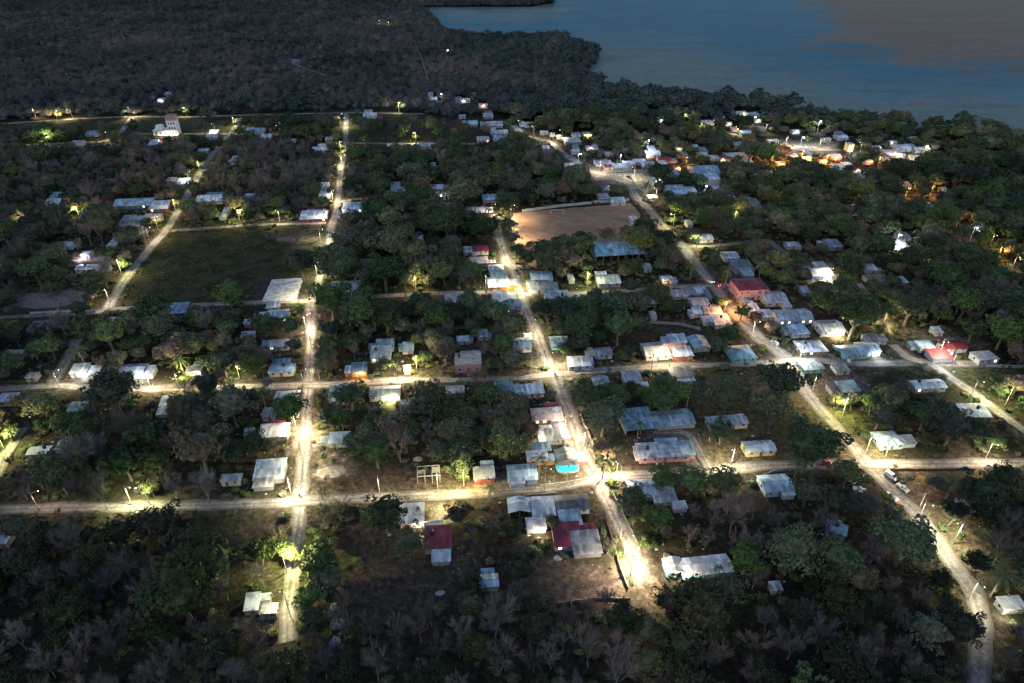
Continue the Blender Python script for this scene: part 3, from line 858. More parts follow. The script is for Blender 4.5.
# x, y of the crown's middle; radius in picture points; leaf; label
BIGTREES = [
 (811,446,24,"dark","tall dark bushy tree at the main road junction"),(782,382,21,"dark","broad dark tree filling the main road corner"),
 (774,406,17,"olive","dull olive tree in front of the corner tree"),(722,431,12,"dark","round dark tree in front of the cream classroom"),
 (577,248,13,"dark","dark flat-topped tree beside the steel-blue hall"),(548,255,17,"dark","wide dark tree at the pitch's lower edge"),
 (289,408,15,"green","round bluish-green tree at the left lane corner"),(384,515,19,"dark","dark tree standing in front of the lower street"),
 (408,543,17,"olive","olive tree left of the crimson-roofed house"),(552,522,7,"dark","small round dark tree before the white lean-to"),
 (604,416,18,"green","leafy tree overhanging the centre lane"),(588,398,15,"dark","dark tree below the middle street palm"),
 (678,392,14,"green","rounded green tree behind the school wing"),(651,396,13,"green","green tree left behind the school wing"),
 (742,311,8,"green","airy green tree standing by the main road"),(728,334,10,"dark","dark bushy tree below the airy roadside tree"),
 (657,294,12,"olive","pale olive tree at the upper street corner"),(513,326,13,"olive","yellow-olive round tree by the centre lane"),
 (396,243,18,"olive","pale olive crown right of the grass field"),(412,252,15,"olive","second pale olive crown right of the grass field"),
 (461,192,14,"olive","olive crown left of the blue roof"),(858,312,22,"dark","black-green tree mass by the lamp-lit bank"),
 (906,541,25,"green","big green tree above the sandy track"),(792,549,22,"green","bright-topped green tree in the lower right woods"),
 (697,592,16,"dark","dark tree before the long white roof"),(727,590,17,"dark","second dark tree before the long white roof"),
 (657,519,15,"green","leafy tree right of the centre lane end"),(664,479,12,"green","green tree on lower street below pink house"),
 (722,482,14,"green","layered green tree below the lower street"),(634,498,13,"dark","dark tree before the pale-blue roofed house"),
 (318,563,17,"green","leafy tree overhanging the lane in lower woods"),(308,597,14,"green","second leafy tree over the lane in lower woods"),
 (750,150,10,"green","wide plaza tree left of the square"),(765,152,11,"green","second plaza tree left of the square"),
 (577,176,12,"green","green tree left of the plaza road"),(659,173,11,"dark","dark trees above the blue-white kiosk"),
 (150,310,16,"dark","dark tree below the road corner"),(157,316,14,"green","rounded green tree left of the pale-blue shed"),
 (206,384,13,"dark","dark rounded tree on middle street left part"),(112,390,22,"dark","huge dark tree standing over middle street"),
 (300,262,14,"dark","dark tree at grass field's lower right side"),(340,265,18,"green","spreading green tree right of the left lane"),
 (330,298,17,"green","green tree right of the concrete court lamp"),(360,310,18,"green","broad green tree below the wide zinc roof"),
 (384,270,16,"dark","dark tree below the unfinished concrete house"),(372,310,16,"green","big green tree on upper street's hidden stretch"),
 (509,224,6,"green","green hedge tree at the pitch's upper left corner"),(512,238,7,"green","green hedge tree between centre lane and pitch"),(519,250,8,"dark","dark hedge tree at the pitch's lower left corner"),(446,222,17,"dark","dark rounded tree left of the crimson roof"),(640,240,14,"olive","hazy olive tree at the pitch's lower right corner"),
 (321,545,11,"green","leafy tree right of the lane just below lower street"),(328,580,14,"green","third leafy tree crowding the lane in lower woods"),(313,618,12,"dark","dark tree at the lane's lower end"),(282,548,9,"green","small tree left of the lane below lower street"),(836,405,0,"",""),(600,395,12,"green","green tree between the two palms of middle street"),(664,402,14,"green","broad green tree directly behind the school roofs"),(1005,478,15,"dark","dark tree at the far right end of lower street"),
 (985,495,20,"dark","big dark tree below the right-hand street"),(500,430,15,"green","green tree left of the patio wall"),
 (514,405,14,"olive","olive-green tree left of the brown flat roof"),(505,440,17,"green","broad green tree left of the orange-walled house"),
 (430,400,17,"dark","dark tree below middle street"),(490,395,13,"green","leafy tree overhanging middle street"),
 (565,310,15,"dark","dark tree below the lit upper street"),(580,325,15,"green","green tree in the block right of centre lane"),
 (350,395,14,"dark","dark tree right of the left lane crossing"),(376,452,15,"dark","dark round tree in the weedy lot"),
 (460,455,16,"dark","dark tree behind the bright bush"),(455,432,16,"olive","flat olive tree in the middle block"),
 (480,440,14,"dark","dark-green tree right of the flat olive tree"),(390,430,15,"red","brown-leaved tree in the middle block"),
]
PALMS = [
 (604,461,15,"glowing yellow palm at the lower crossroads",8),(639,424,10,"young palm before the school wing",6),
 (571,384,11,"dark palm at the centre crossroads",8),(539,460,11,"dark palm left of the turquoise pool",8),
 (405,282,9,"lit golden palm on upper street",8),(413,278,7,"smaller palm behind the lit golden palm",8),
 (488,210,6,"yellow palm at the top of the centre lane",8),(490,488,7,"slim palm on the lower street verge",6),
 (666,251,8,"dark palm by the main road below the pitch",9),(674,250,8,"second dark palm by the main road below the pitch",9),
 (692,266,8,"palm leaning over the main road",8),(728,271,9,"palm right of the headlight-lit road",8),
 (762,266,7,"palm behind the balcony house",8),(262,393,9,"brownish palm below middle street",8),
 (335,394,8,"palm beside the narrow pale-blue roof",8),(341,416,9,"dry palm below the narrow pale-blue roof",7),
 (317,365,9,"palm hedge right of the left lane",7),(798,465,9,"palm under the tall dark junction tree",7),
 (953,482,10,"dark palm below the right-hand street",8),(1003,575,11,"dark palm right of the sandy track",9),
 (180,361,9,"dry palm above the sandy verge",8),(80,351,9,"palm at the dim side lane",8),
 (49,203,6,"palm before the white house at the woods",9),(697,469,10,"banana-like palm beside the school drive",4),
 (360,276,7,"palm in the trees right of concrete court",9),(478,332,7,"yellowish palm beside the little pale-blue hut",7),
]
ROADS = [
 ("left lane", 4.4, [(346,113),(345,142),(341,170),(338,198),(336,211),(331,228),(328,246),(323,263),(318,283),(311,303),(311,331),(310,357),(309,386),(306,402),(305,424),(305,442),(303,467),(301,492),(300,512),(295,545),(291,577),(287,612),(287,642)]),
 ("centre lane", 5.0, [(495,214),(498,231),(503,249),(507,263),(513,268),(519,291),(527,311),(539,338),(544,352),(552,369),(558,382),(566,404),(576,432),(587,462),(596,478),(608,504),(612,512),(622,532),(633,554),(640,575)]),
 ("main road", 6.2, [(500,121),(512,125),(527,136),(549,142),(562,152),(577,162),(588,170),(610,176),(620,180),(632,186),(637,198),(652,213),(664,228),(682,246),(697,266),(712,283),(727,303),(744,323),(762,341),(773,347),(790,363),(805,389),(820,409),(838,429),(855,449),(873,469),(888,484),(898,497),(918,514),(935,539),(953,567),(970,589),(978,612),(980,632),(979,657),(979,700)]),
 ("lower street", 4.6, [(-60,513),(0,510),(75,508),(150,507),(250,504),(301,501),(331,500),(381,497),(436,495),(506,491),(562,486),(595,479),(637,476),(687,472),(732,469),(767,466),(788,465),(820,464),(853,463),(893,464),(968,464),(1008,463),(1060,462)]),
 ("middle street", 4.5, [(-60,391),(0,389),(57,386),(100,389),(175,388),(250,386),(309,385),(356,383),(396,381),(456,380),(506,379),(527,377),(557,374),(594,371),(649,367),(712,365),(762,363),(790,361),(818,361),(865,364),(918,363),(985,364)]),
 ("upper street", 3.8, [(-40,320),(27,316),(95,312),(112,309),(175,306),(250,303),(311,301),(370,297),(431,294),(481,292),(525,294),(587,293),(624,291),(672,287),(702,286),(734,285),(760,283)]),
 ("field street", 3.8, [(170,231),(225,227),(255,225),(326,223)]),
 ("cross lane", 3.8, [(336,203),(345,201),(376,197)]),
 ("short lane", 3.4, [(334,217),(346,218),(362,222)]),
 ("diagonal road", 5.0, [(108,309),(112,300),(130,273),(150,248),(168,228),(185,198),(197,178),(207,162),(218,148),(227,138),(237,125),(241,118)]),
 ("far road", 4.6, [(-40,126),(0,124),(75,119),(132,117),(190,117),(255,115),(343,113),(368,113),(423,114)]),
 ("fork lane", 4.6, [(132,117),(127,125),(120,132),(105,141),(75,143),(25,145)]),
 ("tower lane", 3.6, [(120,133),(155,134),(190,134),(228,134),(262,135)]),
 ("far cross street", 4.0, [(345,143),(406,144),(476,144)]),
 ("dim side lane", 4.6, [(77,340),(66,362),(52,385)]),
 ("edge lane", 4.6, [(24,428),(18,437),(7,452),(-4,478)]),
 ("side road", 4.6, [(893,345),(908,358),(930,364),(948,376),(973,393),(998,412),(1020,428),(1050,450)]),
 ("sandy lane", 3.8, [(688,247),(719,246),(762,241),(770,243),(783,253),(792,262)]),
 ("school drive", 3.6, [(652,432),(672,432),(688,434),(697,449),(706,464),(709,471)]),
 ("sandy street", 5.0, [(729,133),(745,138),(767,145),(800,150),(840,150)]),
 ("plaza street", 5.0, [(604,172),(640,171),(668,170)]),
 ("faint trail", 2.6, [(414,40),(420,55),(424,66),(428,80)]),
 ("scrub trail", 2.6, [(283,60),(304,68),(318,73),(335,79)]),
 ("back lane", 3.4, [(823,352),(838,360),(848,366)]),
]
# ------------------------------------------------------------------ world and sun
W = bpy.data.worlds.new("World")
SC.world = W
W.use_nodes = True
_nt = W.node_tree
SUN_EL, SUN_ROT = R(36.0), R(200.0)
_sky = _nt.nodes.new("ShaderNodeTexSky")
_sky.sky_type = "NISHITA"
_sky.sun_disc = False
_sky.sun_elevation = SUN_EL
_sky.sun_rotation = SUN_ROT
_sky.air_density = 1.2
_sky.dust_density = 0.6
_sky.ozone_density = 3.0
_nt.links.new(_sky.outputs[0], _nt.nodes["Background"].inputs[0])
_nt.nodes["Background"].inputs[1].default_value = 0.22
sun_d = bpy.data.lights.new("sun", "SUN")
sun_d.energy = 0.16
sun_d.angle = R(25)
sun_d.color = (1.0, 0.86, 0.74)
sun = link("sun", sun_d)
_dir = Vector((math.sin(SUN_ROT) * math.cos(SUN_EL), math.cos(SUN_ROT) * math.cos(SUN_EL), math.sin(SUN_EL)))
sun.rotation_euler = _dir.to_track_quat("Z", "Y").to_euler()
SC.view_settings.view_transform = "Standard"
SC.view_settings.look = "None"
SC.view_settings.exposure = 0
SC.cycles.use_denoising = True
SC.cycles.max_bounces = 3
SC.cycles.diffuse_bounces = 2
SC.cycles.glossy_bounces = 1
SC.cycles.transmission_bounces = 1
SC.cycles.sample_clamp_indirect = 4.0
SC.cycles.use_light_tree = True


# ------------------------------------------------------------------ flat shapes of the plan, in picture points
def inside(px, py, poly):
    r = np.zeros(px.shape, bool)
    n = len(poly)
    for i in range(n):
        x1, y1 = poly[i]
        x2, y2 = poly[(i + 1) % n]
        if y1 == y2:
            continue
        c = ((y1 > py) != (y2 > py)) & (px < (x2 - x1) * (py - y1) / (y2 - y1) + x1)
        r ^= c
    return r


def seg_dist(px, py, pts, closed=False):
    d = np.full(px.shape, 1e9)
    n = len(pts)
    for i in range(n if closed else n - 1):
        x1, y1 = pts[i]
        x2, y2 = pts[(i + 1) % n]
        L = max((x2 - x1) ** 2 + (y2 - y1) ** 2, 1e-9)
        t = np.clip(((px - x1) * (x2 - x1) + (py - y1) * (y2 - y1)) / L, 0, 1)
        d = np.minimum(d, np.hypot(px - x1 - t * (x2 - x1), py - y1 - t * (y2 - y1)))
    return d


def soft(px, py, poly, s):
    d = seg_dist(px, py, poly, True)
    return np.clip(np.where(inside(px, py, poly), d, -d) / s * 0.5 + 0.5, 0, 1)


PITCH_POLY = [(513, 213), (558, 209), (631, 203), (640, 214), (643, 228), (640, 240), (600, 243), (560, 262), (541, 270), (524, 262), (514, 240), (511, 226)]
FIELD_POLY = [(168, 234), (225, 230.5), (262, 229), (268, 240), (290, 243.5), (319, 245), (317, 262), (311, 275), (290, 277), (266, 279), (250, 290), (228, 301), (180, 305), (124, 306), (137, 276), (153, 252)]
SLAB_POLY = [(272, 280), (304, 278.5), (296, 301), (262, 302)]
PATCHES = [  # polygon, colour, softness in picture points
 ([(310, 462), (360, 455), (400, 462), (440, 470), (470, 485), (430, 492), (318, 498)], (0.060, 0.043, 0.034), 8),
 ([(535, 560), (560, 556), (605, 560), (625, 575), (630, 600), (560, 605), (520, 590)], (0.085, 0.063, 0.053), 10),
 ([(618, 318), (690, 322), (715, 335), (690, 342), (640, 342), (612, 336)], (0.055, 0.042, 0.038), 6),
 ([(695, 372), (765, 368), (800, 372), (812, 400), (850, 450), (830, 462), (705, 464), (690, 440)], (0.070, 0.058, 0.036), 9),
 ([(820, 395), (850, 432), (872, 452), (884, 455), (870, 430), (845, 405)], (0.075, 0.080, 0.034), 6),
 ([(515, 468), (560, 466), (588, 470), (592, 476), (540, 485), (512, 488)], (0.095, 0.085, 0.045), 5),
 ([(890, 468), (1010, 468), (1000, 480), (960, 512), (918, 512)], (0.085, 0.060, 0.042), 8),
 ([(925, 505), (965, 515), (985, 560), (990, 600), (965, 575)], (0.095, 0.072, 0.050), 8),
 ([(930, 365), (985, 366), (1024, 372), (1024, 398), (990, 395), (960, 380)], (0.060, 0.066, 0.030), 8),
 ([(350, 520), (420, 520), (470, 545), (500, 600), (400, 620), (340, 610), (330, 560)], (0.048, 0.036, 0.031), 14),
 ([(200, 515), (290, 515), (285, 600), (240, 585), (225, 540)], (0.055, 0.042, 0.030), 12),
 ([(360, 118), (475, 118), (478, 141), (350, 141)], (0.048, 0.042, 0.035), 5),
 ([(350, 116), (385, 117), (378, 141), (349, 141)], (0.036, 0.050, 0.026), 5),
 ([(135, 119), (236, 120), (226, 133), (128, 133)], (0.046, 0.050, 0.030), 4),
 ([(0, 126), (118, 121), (115, 136), (60, 140), (0, 138)], (0.040, 0.040, 0.026), 5),
 ([(245, 232), (322, 227), (320, 250), (270, 244)], (0.060, 0.050, 0.036), 4),
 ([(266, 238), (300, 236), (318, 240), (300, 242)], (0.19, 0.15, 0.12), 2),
 ([(250, 270), (316, 270), (305, 302), (245, 303)], (0.048, 0.040, 0.033), 6),
 ([(10, 290), (75, 285), (90, 300), (60, 310), (15, 310)], (0.075, 0.062, 0.056), 6),
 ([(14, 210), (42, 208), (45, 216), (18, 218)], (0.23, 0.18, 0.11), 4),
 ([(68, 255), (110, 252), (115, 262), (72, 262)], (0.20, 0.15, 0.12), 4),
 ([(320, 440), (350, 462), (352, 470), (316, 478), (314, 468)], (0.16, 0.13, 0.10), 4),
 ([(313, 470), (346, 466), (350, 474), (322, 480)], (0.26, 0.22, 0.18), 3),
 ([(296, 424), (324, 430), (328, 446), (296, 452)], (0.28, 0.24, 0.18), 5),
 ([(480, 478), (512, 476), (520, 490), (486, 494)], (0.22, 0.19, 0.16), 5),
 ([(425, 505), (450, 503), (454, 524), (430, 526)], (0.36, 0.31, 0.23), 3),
 ([(800, 262), (830, 262), (835, 282), (808, 280)], (0.26, 0.21, 0.14), 5),
 ([(770, 244), (785, 252), (800, 265), (790, 270), (776, 258)], (0.15, 0.11, 0.085), 4),
 ([(690, 262), (708, 262), (745, 300), (735, 305)], (0.13, 0.10, 0.085), 5),
 ([(720, 268), (745, 275), (752, 290), (735, 292)], (0.10, 0.065, 0.055), 5),
 ([(800, 300), (835, 305), (838, 320), (798, 318)], (0.12, 0.070, 0.055), 4),
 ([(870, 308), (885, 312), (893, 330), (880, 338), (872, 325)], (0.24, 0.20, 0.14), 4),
 ([(905, 330), (945, 331), (990, 345), (930, 350), (900, 344)], (0.14, 0.115, 0.10), 5),
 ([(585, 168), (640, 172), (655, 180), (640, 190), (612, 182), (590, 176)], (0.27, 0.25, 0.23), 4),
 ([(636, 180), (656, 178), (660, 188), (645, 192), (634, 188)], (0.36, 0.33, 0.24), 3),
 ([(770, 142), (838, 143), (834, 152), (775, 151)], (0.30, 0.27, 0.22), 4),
 ([(905, 186), (945, 190), (940, 204), (910, 198)], (0.12, 0.08, 0.07), 4),
 ([(880, 148), (935, 150), (932, 162), (880, 160)], (0.16, 0.14, 0.10), 5),
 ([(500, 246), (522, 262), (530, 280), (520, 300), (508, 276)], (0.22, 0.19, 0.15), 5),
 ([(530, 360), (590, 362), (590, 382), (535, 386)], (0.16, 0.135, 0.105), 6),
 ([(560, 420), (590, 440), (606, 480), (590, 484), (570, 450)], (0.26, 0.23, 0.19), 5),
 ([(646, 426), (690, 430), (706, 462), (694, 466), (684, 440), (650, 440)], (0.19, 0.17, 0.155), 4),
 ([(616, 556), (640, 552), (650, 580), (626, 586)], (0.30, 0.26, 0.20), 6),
 ([(640, 575), (665, 585), (668, 610), (640, 605)], (0.085, 0.065, 0.05), 8),
 ([(160, 384), (214, 380), (216, 392), (160, 394)], (0.12, 0.10, 0.06), 5),
 ([(70, 372), (112, 372), (110, 386), (75, 386)], (0.10, 0.08, 0.07), 6),
 ([(820, 372), (870, 372), (872, 395), (850, 398), (812, 386)], (0.10, 0.08, 0.07), 6),
 ([(440, 350), (490, 350), (490, 378), (440, 378)], (0.075, 0.062, 0.055), 8),
 ([(255, 40), (360, 45), (360, 85), (250, 80)], (0.060, 0.050, 0.048), 15),
]
LAKE_PX = [(415, 7.5), (428, 11), (436, 20), (446, 31), (480, 37), (512, 37), (547, 37), (575, 43), (592, 52), (600, 54), (595, 64), (585, 71),
           (590, 79), (601, 86), (614, 95), (640, 97), (690, 102), (737, 104), (770, 106), (803, 110), (830, 117), (868, 119), (893, 121), (915, 129),
           (940, 126), (968, 130), (988, 134), (1008, 144), (1026, 150), (1100, 178), (1250, 230)]
LAKE = [at(*p).to_2d() for p in LAKE_PX] + [Vector((1400, 420)), Vector((5000, 900)), Vector((6500, 6000)), Vector((600, 6000)), Vector((250, 2400)),
                                            at(556, -12).to_2d(), at(554, 3).to_2d(), at(530, 7).to_2d(), at(480, 7).to_2d()]
LAKE_L = [(p.x, p.y) for p in LAKE]


def see_np(x, y, z=0.0):
    dz = z - CAM_H
    d = np.maximum(y * CP - dz * SP, 1e-3)
    v = y * SP + dz * CP
    return 512 + F * x / d, 341.5 - F * v / d, d


# ------------------------------------------------------------------ ground
def build_ground():
    ys = [-8000, -2500, -600, -100, 0]
    y = 30.0
    while y < 1600:
        ys.append(y)
        y += max(1.6, y * 0.0085)
    ys += [1700, 2000, 2600, 4000, 9000]
    xs = [-8000, -4000, -2200, -1400] + [i * 3.2 for i in range(-310, 311)] + [1400, 2200, 4000, 8000]
    X, Y = np.meshgrid(np.array(xs, float), np.array(ys, float))
    px, py, d = see_np(X, Y)
    rng = np.random.default_rng(3)
    jx, jy = rng.normal(0, 1.2, X.shape), rng.normal(0, 0.8, X.shape)
    c = np.empty(X.shape + (3,))
    c[:] = (0.024, 0.020, 0.016)
    vill = ((py > 120) & (py < 520))
    c[vill] = (0.034, 0.027, 0.021)
    c[py < 112] = (0.050, 0.043, 0.041)
    ok = (Y > 30) & (Y < 1600)
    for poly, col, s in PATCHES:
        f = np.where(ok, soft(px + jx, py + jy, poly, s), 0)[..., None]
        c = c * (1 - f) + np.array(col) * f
    for name, w, pts in ROADS:              # pale dusty verges along the lanes
        wp = [at(*p).to_2d() for p in pts]
        dd = seg_dist(X, Y, [(p.x, p.y) for p in wp])
        f = (np.clip(1 - (dd - w * 0.5) / 3.2, 0, 1) * 0.5)[..., None]
        c = c * (1 - f) + np.array((0.085, 0.073, 0.058)) * f
    nx, ny = len(xs), len(ys)
    verts = np.stack([X, Y, np.zeros_like(X)], -1).reshape(-1, 3)
    i = (np.arange(ny - 1)[:, None] * nx + np.arange(nx - 1)[None, :]).ravel()
    faces = np.stack([i, i + 1, i + 1 + nx, i + nx], 1)
    m, nt, b = nodes("ground_earth")
    at_n = N(nt, "ShaderNodeAttribute", attribute_name="tone")
    pos = position(nt)
    n1 = noise_tex(nt, 0.07, 6, 0.65, pos)
    n2 = noise_tex(nt, 0.5, 6, 0.7, pos)
    n3 = noise_tex(nt, 2.2, 4, 0.6, pos)
    cc = mixc(nt, 1.0, at_n.outputs["Color"], ramp(nt, n2, [(0.34, G3(0.30)), (0.5, G3(0.85)), (0.66, G3(1.7))]), "MULTIPLY")
    cc = mixc(nt, mathn(nt, "MULTIPLY", ramp(nt, n1, [(0.42, G3(0)), (0.6, G3(1))]), 0.45), cc, (0.024, 0.031, 0.014))
    cc = mixc(nt, 1.0, cc, ramp(nt, n3, [(0.3, G3(0.6)), (0.7, G3(1.35))]), "MULTIPLY")
    nt.links.new(cc, b.inputs["Base Color"])
    b.inputs["Roughness"].default_value = 1.0
    b.inputs["Specular IOR Level"].default_value = 0.0
    bp = N(nt, "ShaderNodeBump", Strength=0.8, Distance=0.3)
    nt.links.new(n2, bp.inputs["Height"])
    nt.links.new(bp.outputs[0], b.inputs["Normal"])
    me = mesh("ground", verts.tolist(), faces.tolist(), m)
    a = me.color_attributes.new("tone", "FLOAT_COLOR", "POINT")
    a.data.foreach_set("color", np.concatenate([c.reshape(-1, 3), np.ones((nx * ny, 1))], 1).ravel())
    tag(link("ground", me), None, None, kind="structure")


build_ground()


def smooth_line(pts, step):
    """Catmull-Rom through ground points, one point about every STEP metres"""
    P = [pts[0]] + list(pts) + [pts[-1]]
    out = []
    for i in range(1, len(P) - 2):
        a, b, c, d = P[i - 1], P[i], P[i + 1], P[i + 2]
        n = max(1, int((c - b).length / step))
        for k in range(n):
            t = k / n
            out.append(0.5 * ((2 * b) + (c - a) * t + (2 * a - 5 * b + 4 * c - d) * t * t + (3 * b - a - 3 * c + d) * t ** 3))
    out.append(P[-2])
    return out


def road_mat(name, col, track):
    m, nt, b = nodes("road_" + name)
    e = N(nt, "ShaderNodeAttribute", attribute_name="edge").outputs["Fac"]
    pos = position(nt)
    n1 = noise_tex(nt, 0.16, 5, 0.65, pos)
    n2 = noise_tex(nt, 1.1, 6, 0.7, pos)
    c = mixc(nt, 1.0, col, ramp(nt, n1, [(0.36, G3(0.55)), (0.62, G3(1.18))]), "MULTIPLY")
    c = mixc(nt, 1.0, c, ramp(nt, n2, [(0.34, G3(0.55)), (0.64, G3(1.25))]), "MULTIPLY")
    tr = ramp(nt, e, [(0.0, G3(0.68)), (0.22, G3(1.08)), (0.45, G3(1.12)), (0.62, G3(0.75)), (0.8, G3(0.8))])
    c = mixc(nt, track, c, mixc(nt, 1.0, c, tr, "MULTIPLY"))
    k = mathn(nt, "ADD", e, mathn(nt, "MULTIPLY", mathn(nt, "SUBTRACT", mathn(nt, "ADD", mathn(nt, "MULTIPLY", n1, .5), mathn(nt, "MULTIPLY", n2, .5)), 0.5), 2.2))
    c = mixc(nt, ramp(nt, k, [(0.72, G3(0)), (0.98, G3(1))]), c, (0.075, 0.062, 0.045))
    nt.links.new(c, b.inputs["Base Color"])
    b.inputs["Roughness"].default_value = 0.95
    b.inputs["Specular IOR Level"].default_value = 0.1
    return m


M_LIME = road_mat("limestone", (0.185, 0.172, 0.158), 1.0)
M_TAR = road_mat("worn_tar", (0.160, 0.152, 0.147), 0.7)
M_TRACK = road_mat("sandy", (0.150, 0.138, 0.126), 1.0)
ROAD_W, ROAD_N = [], []
for ri, (name, w, pts) in enumerate(ROADS):
    line = smooth_line([at(*p).to_2d() for p in pts], 2.0)
    ROAD_N.append(name)
    ROAD_W.append((w, [(p.x, p.y) for p in line[::3] + [line[-1]]]))
    vs, fs, ed = [], [], []
    z = 0.03 + 0.012 * ri
    rr = random.Random(ri)
    jl = jr = 0.0
    for i, p in enumerate(line):
        a, b = line[max(i - 1, 0)], line[min(i + 1, len(line) - 1)]
        t = (b - a).normalized()
        nrm = Vector((-t.y, t.x))
        jl = jl * 0.8 + rr.uniform(-0.34, 0.34)
        jr = jr * 0.8 + rr.uniform(-0.34, 0.34)
        ww = w * (0.85 if name == "main road" and i > len(line) * 0.76 else 1.0)
        for s in (-1, -0.75, -0.4, 0, 0.4, 0.75, 1):
            o = nrm * (s * ww * 0.50 + (jl if s < 0 else jr) * abs(s))
            vs.append((p.x + o.x, p.y + o.y, z))
            ed.append(abs(s))
    for i in range(len(line) - 1):
        for k in range(6):
            a = i * 7 + k
            fs.append((a + 7, a + 8, a + 1, a))
    mt = M_TAR if name in ("main road", "sandy street", "plaza street") else M_TRACK if name in ("school drive", "back lane", "dim side lane", "sandy lane") else M_LIME
    me = mesh("road", vs, fs, mt)
    if me.polygons and me.polygons[0].normal.z < 0:
        me.flip_normals()
    at_e = me.attributes.new("edge", "FLOAT", "POINT")
    at_e.data.foreach_set("value", ed)
    tag(link("road", me), None, None, kind="structure")


# ------------------------------------------------------------------ pitch, grass field, court
def area(name, poly, z, mat, jag=0.5, step=2.5):
    pts = [at(*p).to_2d() for p in poly]
    ring = []
    for i, a in enumerate(pts):
        b = pts[(i + 1) % len(pts)]
        n = max(1, int((b - a).length / step))
        for k in range(n):
            p = a.lerp(b, k / n)
            ring.append((p.x + RND.uniform(-jag, jag), p.y + RND.uniform(-jag, jag), z))
    me = mesh(name, ring, [tuple(range(len(ring)))], mat)
    if me.polygons[0].normal.z < 0:
        me.flip_normals()
    return tag(link(name, me), None, None, kind="structure")


def turf_mat(name, c1, c2, c3, s1=0.12):
    m, nt, b = nodes(name)
    pos = position(nt)
    n1 = noise_tex(nt, s1, 6, 0.7, pos)
    n2 = noise_tex(nt, 0.9, 6, 0.75, pos)
    n3 = noise_tex(nt, 3.5, 3, 0.6, pos)
    c = mixc(nt, ramp(nt, n1, [(0.42, G3(0)), (0.58, G3(1))]), c1, c2)
    c = mixc(nt, mathn(nt, "MULTIPLY", ramp(nt, n2, [(0.46, G3(0)), (0.66, G3(1))]), 0.6), c, c3)
    c = mixc(nt, 1.0, c, ramp(nt, n3, [(0.3, G3(0.6)), (0.7, G3(1.3))]), "MULTIPLY")
    nt.links.new(c, b.inputs["Base Color"])
    b.inputs["Roughness"].default_value = 1.0
    b.inputs["Specular IOR Level"].default_value = 0.0
    bp = N(nt, "ShaderNodeBump", Strength=0.7, Distance=0.2)
    nt.links.new(n2, bp.inputs["Height"])
    nt.links.new(bp.outputs[0], b.inputs["Normal"])
    return m


area("football_pitch", PITCH_POLY, 0.018, turf_mat("pitch_earth", (0.270, 0.165, 0.108), (0.195, 0.118, 0.078), (0.30, 0.195, 0.13)))
area("grass_field", FIELD_POLY, 0.018, turf_mat("field_grass", (0.013, 0.021, 0.008), (0.042, 0.039, 0.024), (0.060, 0.045, 0.028)), 1.6)
area("concrete_court", SLAB_POLY, 0.32, slab((0.40, 0.40, 0.42), "court"), 0.05, 6)


